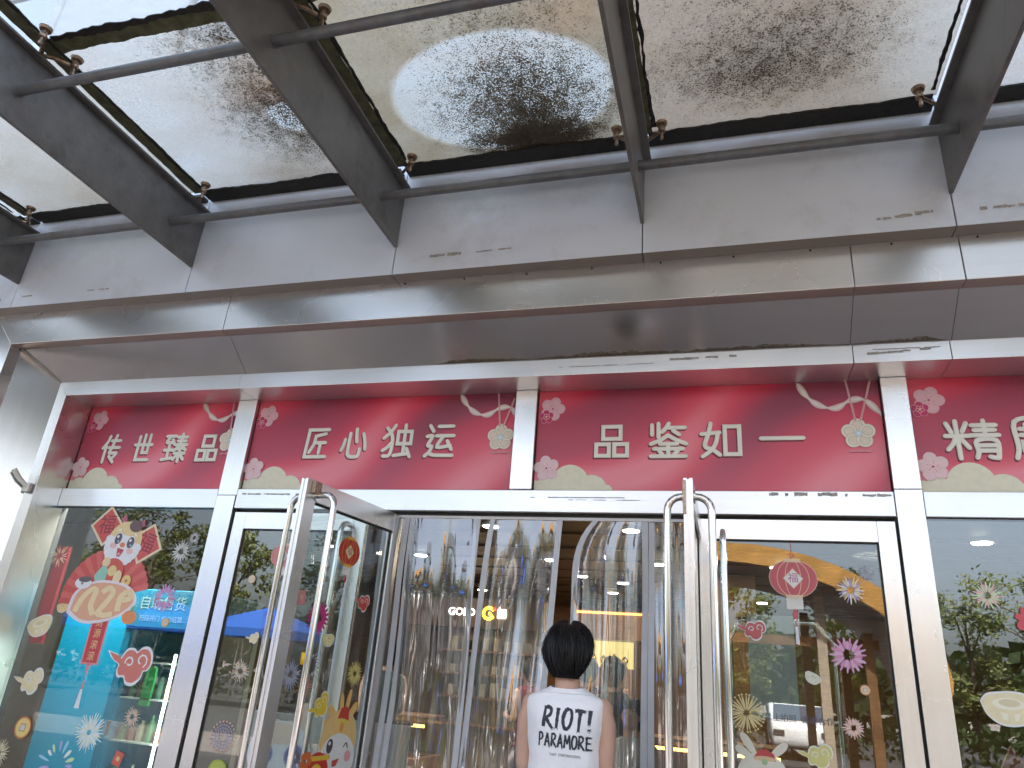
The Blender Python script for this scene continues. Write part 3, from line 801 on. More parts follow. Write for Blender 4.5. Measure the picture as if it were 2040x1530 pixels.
tg = MB(); tg.prism([(1.25, 1.0), (1.7, 1.0), (1.45, 1.38)], 4.98, 5.0); tag(tg.build('red_pennant', ink((.35, .08, .05))), 'red triangular pennant above the purple table', 'pennant')

# ------------------------------------------------------------------ doors
def handle_path(x, y0, out, z0, z1, axis='y'):
    """D handle standing off by 'out' from y0"""
    pts = [(x, y0, z1)]
    r = abs(out); s = 1 if out > 0 else -1
    for k in range(7):
        a = pi / 2 * k / 6
        pts.append((x, y0 + s * (r - .07 + .07 * sin(a)), z1 - .07 + .07 * cos(a)))
    for k in range(7):
        a = pi / 2 * k / 6
        pts.append((x, y0 + s * (r - .07 + .07 * cos(a)), z0 + .07 - .07 * sin(a)))
    pts.append((x, y0, z0))
    return pts

def door(label, hinge, rz, x0, x1, handles, flip=1):
    """leaf in local coordinates: x along the leaf, y thickness, z up"""
    t = thing('glass_door', label, 'door', hinge, None, rz)
    H = 2.478
    a, b = min(x0, x1), max(x0, x1)
    y0, y1 = -.023, .023
    for p, q in ((a, a + .093), (b - .093, b)):
        sm = MB()
        sm.box(p, q, y0, -.005, .02, H); sm.box(p, q, .005, y1, .02, H); sm.box(p + .006, q - .006, -.006, .006, .02, H - .004)
        sm.build('stile', m_steel_v, t, local=True, bevel=.002)
    MB().box(a + .094, b - .094, y0, y1, H - .118, H).build('top_rail', m_steel_h, t, local=True, bevel=.002)
    MB().box(a + .094, b - .094, y0, y1, .02, .26).build('bottom_rail', m_steel_h, t, local=True, bevel=.002)
    MB().box(a + .094, b - .094, -.004, .004, .261, H - .119).build('glass', m_doorglass, t, local=True)
    gk = MB()
    for p, q, r, s in ((a + .094, b - .094, H - .126, H - .119), (a + .094, a + .101, .262, H - .127), (b - .101, b - .094, .262, H - .127)):
        gk.box(p, q, -.009, .009, r, s)
    gk.build('rubber_gasket', m_rubber, t, local=True)
    for hx, out in handles:
        hb = MB(); hb.tube(handle_path(hx, math.copysign(.02, out), out, .35, 2.40), .0185, 12)
        h = hb.build('handle', m_chrome, t, local=True, smooth=True, angle=60)
        fl = MB(); s = math.copysign(1, out)
        for z in (.35, 2.40): fl.tube([(hx, s * .0235, z), (hx, s * .031, z)], .033, 18)
        fl.build('handle_flange', m_chrome, h, local=True, smooth=True, angle=40)
    return t

d1 = door('closed glass door between the left post and the open left door', (-3.385, 4.428, 0), 0, 0, 1.05, [(.93, -.11)])
d2 = door('open glass door swung outward on the left with a red lantern sticker', (-2.14, 4.39, 0), atan2(-.988, -.155), -.09, .90, [(.80, .135), (.80, -.135)])
d3 = door('open glass door seen edge on to the right of the man', (-.165, 4.395, 0), radians(-90.3), -.09, .89, [(.82, .085), (.82, -.085)])
d4 = door('closed glass door with the large lantern sticker right of the man', (-.165, 4.428, 0), 0, 0, 1.065, [(.145, -.085)])
# lock plate on the edge of the open right door, top pivot
MB().box(.891, .897, -.026, -.010, 2.30, 2.465).build('lock_plate', m_rust, d3, local=True, bevel=.001)
MB().box(.80, .86, .024, .05, 2.40, 2.47).build('corner_patch', m_rust, d2, local=True, bevel=.004)
tp = MB(); tp.tube([(.80, .135, 1.50), (.80, .135, 1.56)], .0215, 12)
tape = tp.build('yellow_tape', ink((.75, .48, .02)), d2, local=True, smooth=True)

# ------------------------------------------------------------------ clear curtain strips in the doorway
MB().box(-2.24, -.20, 4.462, 4.485, 2.468, 2.486).build('curtain_rail', m_white, shop)
def strip(label, xl, xr, y, seed, bandl=True, bandr=True, amp=.02, freq=3.0, zlow=.03):
    """xl, xr: functions of height giving the left and right edge"""
    t = thing('curtain_strip', label, 'curtain', ((xl(1.0) + xr(1.0)) / 2, y, zlow), 'clear plastic curtain strips in the doorway')
    r = random.Random(seed); ph = r.uniform(0, 6); nu, nv = 26, 44
    def P(u, w):
        z = zlow + (2.475 - zlow) * w
        a = xl(z); b = xr(z); x = a + (b - a) * u
        env = min(1, (1 - w) * 5 + .12)
        yy = y + env * amp * (sin(2 * pi * freq * u + ph + .8 * sin(3 * w + ph)) + .6 * sin(2 * pi * freq * 2.3 * u + 2 * ph + 2 * w)
                              + 1.2 * (noise.noise((u * 4 + seed, w * 3.0, seed)))) + env * .02 * sin(2 * pi * w * 1.4 + ph)
        return (x, yy, z)
    mb = MB(); vs = [P(i / nu, j / nv) for j in range(nv + 1) for i in range(nu + 1)]
    mb.add(vs, [(j * (nu + 1) + i, j * (nu + 1) + i + 1, (j + 1) * (nu + 1) + i + 1, (j + 1) * (nu + 1) + i) for j in range(nv) for i in range(nu)])
    mb.build('clear_sheet', m_pvc, t, smooth=True)
    for on_, u, s in ((bandl, 0, 1), (bandr, 1, -1)):
        if not on_: continue
        bm_ = MB(); vs = []
        for j in range(nv + 1):
            x, yy, z = P(u, j / nv)
            for dx, dy in ((-.002 * s, -.005), (.034 * s, -.005), (.034 * s, .004), (-.002 * s, .004)):
                vs.append((x + dx, yy + dy, z))
        fs = []
        for j in range(nv):
            for k in range(4):
                a, b = j * 4 + k, j * 4 + (k + 1) % 4
                fs.append((a, b, b + 4, a + 4) if s < 0 else (a, a + 4, b + 4, b))
        bm_.add(vs, fs); bm_.build('edge_band', m_pvcband, t, smooth=True, angle=40)
    return t
def lin(a, b, c=None):
    return lambda z: b + (a - b) * max(0, min(1, z / 2.48))
def bow(z):
    if z > 2.05:
        w = (z - 2.05) / .43
        return -.925 + .0 * w + .135 * max(0, w) ** 3.0
    return -.925
strip('clear plastic curtain strip against the open left door', lambda z: -2.235, lambda z: -2.050, 4.474, 11, True, True, .010, 1.2)
strip('clear plastic curtain strip between the open left door and the leaning strip', lambda z: -2.040, lambda z: -1.545, 4.470, 12, True, True, .020, 1.6)
strip('clear plastic curtain strip left of the man with its edge leaning inward', lambda z: -1.475 - .062 * max(0, min(1, (2.48 - z) / .9)) ** .8, lambda z: -.995 - .045 * min(1, (2.48 - z)), 4.474, 13, True, True, .026, 2.6)
strip('clear plastic curtain strip with bowed left edge behind the man', bow, lambda z: -.462, 4.470, 14, True, True, .026, 3.2)
strip('clear plastic curtain strip beside the open right door', lambda z: -.455, lambda z: -.20, 4.475, 15, True, False, .016, 1.6)

# ------------------------------------------------------------------ shop signs
CH = {
 'chuan': [[(.30, .97), (.22, .75), (.02, .52)], [(.19, .60), (.19, .0)], [(.44, .80), (.96, .80)], [(.36, .54), (1, .54)], [(.68, 1), (.62, .80), (.55, .52), (.48, .34), (.88, .34), (.80, .22), (.66, .10)], [(.50, .22), (.80, 0)]],
 'shi': [[(0, .62), (1, .62)], [(.20, .94), (.20, .05), (.95, .05)], [(.50, 1), (.50, .32), (.80, .32), (.80, 1)]],
 'zhen': [[(.02, .93), (.44, .93)], [(.20, .92), (.08, .70), (.38, .70)], [(.32, .80), (.42, .64)], [(.04, .42), (.40, .42)], [(.22, .60), (.22, .12)], [(0, .07), (.44, .13)],
          [(.54, .89), (.96, .89)], [(.57, .75), (.93, .75)], [(.48, .61), (1, .61)], [(.73, 1), (.70, .66), (.60, .50), (.46, .40)], [(.78, .58), (.99, .42)], [(.60, .46), (.88, .48)], [(.52, .30), (.98, .30)], [(.74, .46), (.74, 0)], [(.68, .26), (.52, .08)], [(.80, .26), (.97, .08)]],
 'pin': [['c', (.24, .57), (.76, .57), (.76, .97), (.24, .97)], ['c', (.04, .03), (.42, .03), (.42, .40), (.04, .40)], ['c', (.58, .03), (.96, .03), (.96, .40), (.58, .40)]],
 'jiang': [[(.98, .96), (.12, .96), (.06, .05), (.97, .05)], [(.86, .82), (.44, .74), (.40, .45), (.24, .20)], [(.44, .52), (.90, .52)], [(.68, .52), (.66, .17)]],
 'xin': [[(.12, .60), (.08, .42), (.01, .24)], [(.30, .80), (.28, .22), (.32, .08), (.42, .03), (.66, .03), (.73, .10), (.75, .28)], [(.54, .94), (.56, .72), (.60, .52)], [(.84, .78), (.92, .55), (.97, .28)]],
 'du': [[(.38, 1), (.24, .80), (.02, .60)], [(.10, .92), (.28, .70), (.33, .45), (.30, .14), (.22, .05), (.06, .05)], [(.30, .46), (.18, .32), (.02, .22)], ['c', (.50, .42), (.96, .42), (.96, .80), (.50, .80)], [(.73, 1), (.73, .10)], [(.42, .06), (.90, .12)], [(.84, .27), (.97, .02)]],
 'yun': [[(.42, .95), (.95, .95)], [(.36, .65), (1, .65)], [(.62, .64), (.42, .30), (.90, .34)], [(.78, .48), (.95, .22)], [(.10, .98), (.24, .80)], [(.02, .64), (.22, .64), (.08, .36), (.22, .32), (.15, .15), (0, .02)], [(.15, .14), (.30, .05), (1, .03)]],
 'jian': [[(.06, .96), (.06, .66)], [(.24, 1), (.24, .58)], [(.52, 1), (.44, .86), (.34, .74)], [(.48, .87), (.96, .87)], [(.64, .78), (.80, .66)], [(.50, .64), (.30, .50), (.03, .38)], [(.50, .64), (.72, .50), (.99, .38)], [(.28, .38), (.74, .38)], [(.12, .23), (.90, .23)], [(.50, .38), (.50, .03)], [(.26, .17), (.34, .06)], [(.76, .17), (.66, .06)], [(.03, .01), (.97, .01)]],
 'ru': [[(.24, 1), (.18, .70), (.08, .32), (.28, .20), (.46, .04)], [(.42, .70), (.36, .40), (.24, .18), (.02, .0)], [(0, .68), (.46, .72)], ['c', (.60, .06), (.97, .06), (.97, .90), (.60, .90)]],
 'yi': [[(0, .5), (1, .5)]],
 'jing': [[(.04, .94), (.12, .70)], [(.42, .94), (.33, .72)], [(0, .60), (.46, .60)], [(.22, 1), (.23, 0)], [(.18, .52), (.12, .38), (.02, .24)], [(.30, .50), (.42, .28)],
          [(.52, .88), (.97, .88)], [(.56, .75), (.94, .75)], [(.47, .61), (1, .61)], [(.75, 1), (.75, .61)], [(.54, .02), (.58, .18), (.58, .47), (.94, .47), (.94, .06), (.90, .01), (.78, .04)], [(.58, .34), (.94, .34)], [(.58, .20), (.94, .20)]],
 'diao': [[(.02, 0), (.08, .30), (.08, .95), (.48, .95), (.48, .05)], [(.16, .76), (.40, .76)], [(.28, .88), (.28, .60)], [(.16, .60), (.40, .60)], ['c', (.19, .20), (.37, .20), (.37, .42), (.19, .42)], [(.68, 1), (.54, .62)], [(.62, .80), (.62, .0)], [(.80, 1), (.84, .84)], [(.62, .80), (1, .80)], [(.62, .55), (.96, .55)], [(.62, .30), (.96, .30)], [(.62, .05), (1, .05)], [(.80, .80), (.80, .05)]],
}
def smooth_pts(p, k=4):
    if len(p) < 3: return p
    out = []
    for i in range(len(p) - 1):
        p0 = Vector(p[max(i - 1, 0)]); p1 = Vector(p[i]); p2 = Vector(p[i + 1]); p3 = Vector(p[min(i + 2, len(p) - 1)])
        for j in range(k):
            t = j / k
            out.append(tuple(.5 * ((2 * p1) + (p2 - p0) * t + (2 * p0 - 5 * p1 + 4 * p2 - p3) * t * t + (3 * p1 - p0 - 3 * p2 + p3) * t ** 3)))
    out.append(tuple(p[-1]))
    return out
m_letter = pm('sage_white_letters', (.80, .80, .71), .4, var=.06, scale=4)
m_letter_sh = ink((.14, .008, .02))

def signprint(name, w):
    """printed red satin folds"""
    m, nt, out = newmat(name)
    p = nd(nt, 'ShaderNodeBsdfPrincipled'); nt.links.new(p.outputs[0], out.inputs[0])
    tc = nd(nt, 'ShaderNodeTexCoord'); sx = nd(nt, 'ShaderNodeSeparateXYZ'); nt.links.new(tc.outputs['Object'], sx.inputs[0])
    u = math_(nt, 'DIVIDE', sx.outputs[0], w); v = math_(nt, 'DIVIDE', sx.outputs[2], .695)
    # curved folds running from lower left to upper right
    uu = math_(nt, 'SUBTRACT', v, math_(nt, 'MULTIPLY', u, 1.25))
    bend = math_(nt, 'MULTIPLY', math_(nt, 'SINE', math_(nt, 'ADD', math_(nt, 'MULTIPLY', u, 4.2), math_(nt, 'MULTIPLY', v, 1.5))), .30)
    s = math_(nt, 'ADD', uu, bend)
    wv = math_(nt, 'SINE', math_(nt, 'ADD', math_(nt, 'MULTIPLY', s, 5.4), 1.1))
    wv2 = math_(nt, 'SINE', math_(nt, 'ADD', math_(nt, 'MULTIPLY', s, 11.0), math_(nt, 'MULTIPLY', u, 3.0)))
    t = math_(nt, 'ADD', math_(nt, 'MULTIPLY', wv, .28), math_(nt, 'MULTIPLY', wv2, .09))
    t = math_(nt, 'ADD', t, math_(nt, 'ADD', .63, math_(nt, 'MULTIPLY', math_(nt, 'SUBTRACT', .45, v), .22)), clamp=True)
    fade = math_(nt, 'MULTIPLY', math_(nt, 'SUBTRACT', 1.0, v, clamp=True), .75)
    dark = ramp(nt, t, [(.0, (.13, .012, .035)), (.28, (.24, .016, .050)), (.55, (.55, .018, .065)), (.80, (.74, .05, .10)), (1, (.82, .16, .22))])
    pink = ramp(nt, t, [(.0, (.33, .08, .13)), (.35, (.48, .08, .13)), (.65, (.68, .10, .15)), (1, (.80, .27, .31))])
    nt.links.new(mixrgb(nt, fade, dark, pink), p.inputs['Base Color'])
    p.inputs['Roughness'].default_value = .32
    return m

def circle(cx, cy_, r, n=20, ry=None, a0=0.0):
    ry = ry or r
    return [(cx + r * cos(a0 + 2 * pi * i / n), cy_ + ry * sin(a0 + 2 * pi * i / n)) for i in range(n)]
def petal(cx, cy_, a, r0, r1, w, n=10, blunt=.5):
    """rounded petal from r0 to r1 along angle a"""
    pts = []
    L = r1 - r0
    for i in range(n * 2):
        t = 2 * pi * i / (n * 2)
        x = r0 + L * (.5 - .5 * cos(t)); ww = w * sin(t) * (.55 + blunt * (.5 - .5 * cos(t)))
        pts.append((cx + x * cos(a) - ww * sin(a), cy_ + x * sin(a) + ww * cos(a)))
    return pts
def ribbon(pts, w):
    """list of quads following a line; w scalar or list"""
    k = len(pts); ws = w if isinstance(w, (list, tuple)) else [w] * k
    P = [Vector(p) for p in pts]; L = []; R = []
    for i in range(k):
        t = (P[min(i + 1, k - 1)] - P[max(i - 1, 0)]).normalized(); n = Vector((-t.y, t.x))
        L.append(tuple(P[i] + n * ws[i] * .5)); R.append(tuple(P[i] - n * ws[i] * .5))
    return [[R[i], R[i + 1], L[i + 1], L[i]] for i in range(k - 1)]

class Flat:
    """flat printed shapes: colour layers stacked a fraction of a millimetre apart"""
    def __init__(s): s.p = []; s.l = 0.0
    def add(s, poly, col, lift=True):
        s.l += .00022 if lift else .00001
        s.p.append((poly, col, s.l)); return s
    def many(s, polys, col):
        s.l += .00022
        for q in polys: s.p.append((q, col, s.l))
        return s
    def build(s, name, mtx=None, parent=None, scale=1.0, base=0.0):
        cols = []
        me = bpy.data.meshes.new(name); v = []; f = []; mi = []
        for poly, col, l in s.p:
            c = tuple(round(x, 3) for x in col)
            if c not in cols: cols.append(c)
            b = len(v); v += [(a * scale, q * scale, l + base) for a, q in poly]; f.append(tuple(range(b, b + len(poly)))); mi.append(cols.index(c))
        me.from_pydata(v, [], f)
        for c in cols: me.materials.append(ink(c))
        me.polygons.foreach_set('material_index', mi); me.update()
        o = bpy.data.objects.new(name, me); COL.objects.link(o)
        if parent is not None: o.parent = parent
        if mtx is not None: o.matrix_world = mtx
        return o
def face_front(x, y, z, rot=0.0):
    """matrix: shape plane facing -y"""
    m = Matrix(((1, 0, 0, x), (0, 0, -1, y), (0, 1, 0, z), (0, 0, 0, 1)))
    return m @ Matrix.Rotation(rot, 4, 'Z')
MD2 = Matrix.Translation(Vector((-2.14, 4.39, 0))) @ Matrix.Rotation(atan2(-.988, -.155), 4, 'Z')
def face_d2(u, z, rot=0.0, off=.008):
    """matrix: shape plane on the visible side of the open left door"""
    m = Matrix(((-1, 0, 0, u), (0, 0, 1, off), (0, 1, 0, z), (0, 0, 0, 1)))
    return MD2 @ m @ Matrix.Rotation(rot, 4, 'Z')

PINK = (.72, .42, .46); PINK_L = (.78, .56, .58); CRIM = (.50, .02, .12); CREAM = (.74, .72, .56); GOLDC = (.72, .62, .42)
def blossom(fl, cx, cy_, r, rot, c1, c2, ctr):
    for k in range(5):
        a = rot + k * 2 * pi / 5
        fl.add(circle(cx + r * .58 * cos(a), cy_ + r * .58 * sin(a), r * .44, 18), tuple(x * .88 for x in c1))
        fl.add(circle(cx + r * .60 * cos(a) - .01 * r, cy_ + r * .60 * sin(a) + .03 * r, r * .40, 18), c1)
    fl.add(circle(cx, cy_, r * .34, 16), c1)
    for k in range(5):
        a = rot + (k + .5) * 2 * pi / 5
        for q in (.22, .34): fl.add(circle(cx + r * q * cos(a + q), cy_ + r * q * sin(a + q), r * .03, 6), ctr, k == 0 and q == .22)
    fl.add(circle(cx, cy_, r * .085, 8), ctr)

def sign(label, x0, x1, chars, deco, cut=None):
    z0, h = 2.651, .693; Y = 4.44
    w = x1 - x0
    t = thing('shop_sign', label, 'sign', (x0, Y, z0))
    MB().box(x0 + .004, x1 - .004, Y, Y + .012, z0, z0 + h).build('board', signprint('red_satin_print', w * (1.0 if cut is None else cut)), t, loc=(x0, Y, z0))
    for nm, bx0, bx1, bz0, bz1 in chars:
        cm = MB(); sm = MB(); r = .0134
        for st in CH[nm]:
            cl_ = st[0] == 'c'
            pts = st[1:] if cl_ else st
            if not cl_ and len(pts) > 2 and nm not in ('shi', 'jiang'): pts = smooth_pts(pts, 4)
            W, H = bx1 - bx0 - 2 * r, bz1 - bz0 - 2 * r
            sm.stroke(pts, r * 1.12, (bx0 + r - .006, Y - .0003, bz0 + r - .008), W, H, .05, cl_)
            cm.stroke(pts, r, (bx0 + r, Y - .0015, bz0 + r), W, H, .30, cl_)
        c = cm.build('character', m_letter, t, smooth=True, angle=70)
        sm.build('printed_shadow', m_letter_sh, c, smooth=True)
    fl = Flat()
    d = deco
    # cloud at the lower left
    cx = d['cloud']
    base = z0 + .004
    L = cx[1] - cx[0]
    for (u, v, r) in ((.02, .0, .14), (.16, .02, .15), (.46, .045, .27), (.74, .0, .22), (.93, .0, .08)):
        c = (cx[0] + u * L, base + v)
        pts = [(max(x0 + .005, p[0]), max(base, p[1])) for p in circle(c[0], c[1], r * .46, 28)]
        fl.add([(p[0], p[1] + .0015) for p in pts], (.66, .64, .47)); fl.add(pts, CREAM)
    co = Flat()
    co.p = [([(a - x0, b - z0) for a, b in p], c, l) for p, c, l in fl.p]
    co.build('printed_cloud', face_front(x0, Y - .0008, z0), None).parent = t
    co_ = [o for o in kids(t) if o.name.startswith('printed_cloud')][0]; co_.matrix_world = face_front(x0, Y - .0008, z0)
    co_.parent = t; co_.matrix_parent_inverse = Matrix.Translation(-Vector((x0, Y, z0)))
    def part(name, fl):
        o = fl.build(name); o.parent = t; o.matrix_parent_inverse = Matrix.Identity(4)
        o.matrix_basis = face_front(-x0, -.0022, -z0)
        return o
    co_.matrix_parent_inverse = Matrix.Identity(4); co_.matrix_basis = face_front(0, -.0008, 0)
    fl = Flat(); f = d['top']; blossom(fl, f[0], f[1], .085, radians(70), PINK, PINK_L, (.45, .06, .12)); part('printed_blossom', fl)
    fl = Flat(); f = d['crim']
    fl.l = .002
    for k in range(5):
        a = .4 + k * 2 * pi / 5
        fl.add(circle(f[0] + .028 * cos(a), f[1] + .028 * sin(a), .023, 14), (.75, .45, .48)); fl.add(circle(f[0] + .028 * cos(a), f[1] + .028 * sin(a), .021, 14), CRIM)
    for k in range(5):
        a = .9 + k * 2 * pi / 5
        fl.add(circle(f[0] + .013 * cos(a), f[1] + .013 * sin(a), .011, 10), (.78, .6, .5)); fl.add(circle(f[0] + .013 * cos(a), f[1] + .013 * sin(a), .0085, 10), CRIM)
    fl.add(circle(f[0], f[1], .005, 8), (.8, .65, .5)); part('printed_blossom', fl)
    fl = Flat(); f = d['low']; fl.l = .003; blossom(fl, f[0], f[1], .085, radians(100), PINK_L, PINK_L, (.45, .05, .1)); part('printed_blossom', fl)
    if 'pend' in d:
        px, pz, s = d['pend']; xm = x1 - .006
        def clip(poly): return [(min(a, xm), min(b, z0 + h - .003)) for a, b in poly]
        fl = Flat(); rb = smooth_pts([(px - .317 * s, z0 + h), (px - .27 * s, pz + .25), (px - .20 * s, pz + .185), (px - .11 * s, pz + .165), (px - .03 * s, pz + .21), (px + .05 * s, pz + .215), (px + .12 * s, pz + .14), (px + .18 * s, pz + .06)], 6)
        ws = [.012 + .03 * abs(sin(i * .42)) for i in range(len(rb))]
        for q in ribbon(rb, ws): fl.add(clip(q), (.66, .52, .50), False)
        fl.l += .0003
        for q in ribbon(rb, [w_ * .45 for w_ in ws]): fl.add(clip(q), (.78, .70, .66), False)
        part('printed_ribbon', fl)
        fl = Flat(); fl.l = .001
        for a, b in (((px - .04, z0 + h), (px - .01, pz + .085)), ((px + .095, z0 + h), (px + .02, pz + .085))):
            for i in range(15):
                u = i / 14
                c = (a[0] + (b[0] - a[0]) * u, a[1] + (b[1] - a[1]) * u)
                if c[0] < xm - .01: fl.add(circle(c[0], c[1] - .001, .007, 8, .010), (.74, .48, .48)); fl.add(circle(c[0], c[1], .003, 6, .005), (.40, .03, .06))
        part('printed_chain', fl)
        fl = Flat(); fl.l = .002
        for k in range(5):
            a = radians(90) + k * 2 * pi / 5
            c = (px + .052 * cos(a), pz + .052 * sin(a))
            for r_, col in ((.045, (.60, .42, .38)), (.042, (.78, .74, .64)), (.031, (.60, .52, .42)), (.026, (.72, .64, .52))):
                fl.add(clip(circle(c[0], c[1], r_, 18)), col)
        fl.add(clip(circle(px, pz, .022, 12)), (.55, .66, .70)); fl.add(clip(circle(px, pz, .009, 8)), (.75, .82, .84))
        for k in range(3): fl.add(clip([(px - .06 + k * .04, pz - .115), (px - .02 + k * .04, pz - .115), (px - .025 + k * .04, pz - .105), (px - .04 + k * .04, pz - .102), (px - .055 + k * .04, pz - .105)]), (.62, .28, .32))
        part('printed_pendant', fl)
    return t

sign('red banner sign reading 传世臻品 at the far left', -5.026, -3.572,
     [('chuan', -4.804, -4.61, 2.856, 3.105), ('shi', -4.49, -4.30, 2.862, 3.105), ('zhen', -4.205, -3.972, 2.856, 3.105), ('pin', -3.892, -3.682, 2.862, 3.09)],
     dict(top=(-4.902, 3.226), crim=(-4.955, 3.168), low=(-4.950, 2.825), cloud=(-5.02, -4.485), pend=(-3.602, 3.035, 1.0)), 1.4)
sign('red banner sign reading 匠心独运 above the open left door', -3.406, -1.348,
     [('jiang', -2.958, -2.745, 2.872, 3.125), ('xin', -2.655, -2.432, 2.874, 3.128), ('du', -2.330, -2.080, 2.872, 3.138), ('yun', -2.000, -1.770, 2.876, 3.134)],
     dict(top=(-3.306, 3.222), crim=(-3.352, 3.168), low=(-3.335, 2.805), cloud=(-3.402, -2.88), pend=(-1.444, 3.020, 1.0)))
sign('red banner sign reading 品鉴如一 above the man', -1.195, .914,
     [('pin', -.812, -.568, 2.864, 3.10), ('jian', -.460, -.205, 2.862, 3.108), ('ru', -.140, .120, 2.860, 3.102), ('yi', .212, .480, 2.87, 3.10)],
     dict(top=(-1.092, 3.215), crim=(-1.132, 3.158), low=(-1.112, 2.800), cloud=(-1.19, -.68), pend=(.772, 3.005, 1.0)))
sign('red banner sign starting with 精 at the right edge', 1.059, 3.39,
     [('jing', 1.212, 1.506, 2.835, 3.085), ('diao', 1.545, 1.83, 2.835, 3.085)],
     dict(top=(1.168, 3.205), crim=(1.115, 3.148), low=(1.138, 2.800), cloud=(1.064, 1.62)))

# white plastic bracket on the left column
wb = thing('plastic_bracket', 'small white plastic bracket with tilted arm on the left steel column', 'bracket', (-5.08, 4.165, 2.585))
MB().box(-5.115, -5.055, 4.135, 4.171, 2.55, 2.62).build('base', m_plastic_w, wb, bevel=.006)
MB().tube([(-5.085, 4.14, 2.595), (-5.12, 4.09, 2.64), (-5.15, 4.05, 2.70)], [.016, .02, .02], 10).build('arm', m_plastic_w, wb, smooth=True, angle=50)

# ------------------------------------------------------------------ window stickers
RED = (.55, .05, .045); REDL = (.62, .12, .10); CREAMS = (.76, .66, .40); WHT = (.74, .74, .74); ORG = (.70, .34, .10)
def firework(cols, n=18, seed=0, inner=.25, w=.04, dense=1, dots=None, var=.2):
    r = random.Random(seed); fl = Flat()
    for layer in range(dense):
        for i in range(n):
            a = 2 * pi * (i + .5 * layer) / n + r.uniform(-.05, .05)
            r1 = 1 - layer * .25 - r.uniform(0, var); r0 = inner * r.uniform(.8, 1.3)
            fl.add(petal(0, 0, a, r0, r1, w * r.uniform(.8, 1.2), 6), cols[(i + layer) % len(cols)], False)
            fl.l += .00002
            if dots: fl.add(circle(1.04 * cos(a), 1.04 * sin(a), .06, 8), dots, False)
    return fl
def coin(rim=(.50, .18, .06), body=(.74, .58, .22), hole=(.62, .58, .55)):
    fl = Flat(); fl.add(circle(0, 0, 1, 28), rim); fl.add(circle(0, 0, .84, 28), body)
    s = .34; fl.add([(-s, -s), (s, -s), (s, s), (-s, s)], rim); s = .26; fl.add([(-s, -s), (s, -s), (s, s), (-s, s)], hole)
    return fl
def ingot(c1=CREAMS, c2=(.80, .76, .60)):
    fl = Flat()
    o = smooth_pts([(-1, .25), (-.75, .52), (-.3, .62), (.3, .66), (.8, .55), (1.0, .25), (.8, -.25), (.4, -.55), (-.3, -.58), (-.8, -.25), (-1, .25)], 4)[:-1]
    fl.add([(a * 1.06, b * 1.12) for a, b in o], WHT); fl.add(o, c1)
    fl.add(circle(.02, .22, .62, 22, .24), c2); fl.add(circle(.05, .26, .42, 18, .15), tuple(x * .88 for x in c1))
    fl.add([(-.35, -.1), (-.05, -.2), (-.1, -.45), (-.28, -.4)], c2); fl.add([(.15, -.2), (.4, -.12), (.32, -.4), (.18, -.45)], c2)
    return fl
CLOUD_O = [(-1, .30), (-.55, .22), (-.38, .12), (-.30, .28), (-.16, .44), (.10, .46), (.25, .38), (.40, .52), (.66, .56), (.88, .40), (.96, .10), (.86, -.12), (.70, -.18), (.66, -.40), (.40, -.62), (.10, -.60), (-.05, -.42), (-.30, -.44), (-.42, -.25), (-.40, -.08), (-.70, .05), (-1, .30)]
def cloud(body, edge=WHT, line=None):
    o = smooth_pts(CLOUD_O, 3)[:-1]; fl = Flat()
    cx, cy_ = .12, 0
    fl.add([(cx + (a - cx) * 1.09 + (-.02 if a < -.8 else 0), cy_ + (b - cy_) * 1.18) for a, b in o], edge); fl.add(o, body)
    ln = line or edge
    sw = [(.02 + .20 * cos(a) * (1 - .06 * i), .05 + .20 * sin(a) * (1 - .06 * i)) for i, a in enumerate([radians(200 - 38 * k) for k in range(10)])]
    for q in ribbon(sw, .06): fl.add(q, ln, False)
    sw = [(.55 + .26 * cos(a) * (1 - .07 * i), .16 + .26 * sin(a) * (1 - .07 * i)) for i, a in enumerate([radians(-60 + 40 * k) for k in range(9)])]
    for q in ribbon(sw, .06): fl.add(q, ln, False)
    fl.l += .0002
    return fl
def put(fl, name, label, cat, mtx, r, group=None):
    o = fl.build(name, mtx, None, r)
    return tag(o, label, cat, group)
G_FW = 'firework stickers on the glass'; G_CL = 'cloud stickers on the glass'; G_CO = 'coin stickers on the glass'
PP = (.60, .22, .42); LIL = (.42, .36, .62); GRN = (.55, .68, .40); PKC = (.72, .45, .42); BLK = (.05, .05, .06)
Y1 = 4.4185
def fr1(x, z, rot=0.0): return face_front(x, Y1, z, rot)
# left side window
put(firework([CREAMS, PKC, BLK], 20, 1, .2, .036, 2), 'firework_sticker', 'pink and cream firework sticker at the left window, left of the fan', 'sticker', fr1(-4.871, 2.124), .095, G_FW)
put(firework([WHT, (.6, .6, .58)], 18, 2, .2, .036, 2), 'firework_sticker', 'white firework sticker at the upper right of the left window', 'sticker', fr1(-3.782, 2.188), .09, G_FW)
put(firework([(.55, .56, .58)], 18, 3, .2, .036, 2), 'firework_sticker', 'faint small white firework sticker in the top right corner of the left window', 'sticker', fr1(-3.694, 2.288), .055, G_FW)
put(firework([PP, LIL], 22, 4, .3, .075, 2, var=.1), 'firework_sticker', 'magenta and purple firework sticker over the blue header', 'sticker', fr1(-3.822, 1.863), .10, G_FW)
put(firework([WHT, (.55, .70, .76), (.70, .70, .50)], 30, 5, .12, .036, 3), 'firework_sticker', 'big dense white blue firework sticker on the blue cabinet', 'sticker', fr1(-4.158, .973), .135, G_FW)
put(firework([LIL, GRN, WHT, (.3, .55, .7)], 15, 6, .35, .07, 1, var=.4), 'firework_sticker', 'multicoloured spray firework sticker low in the left window', 'sticker', fr1(-4.353, .76), .19, G_FW)
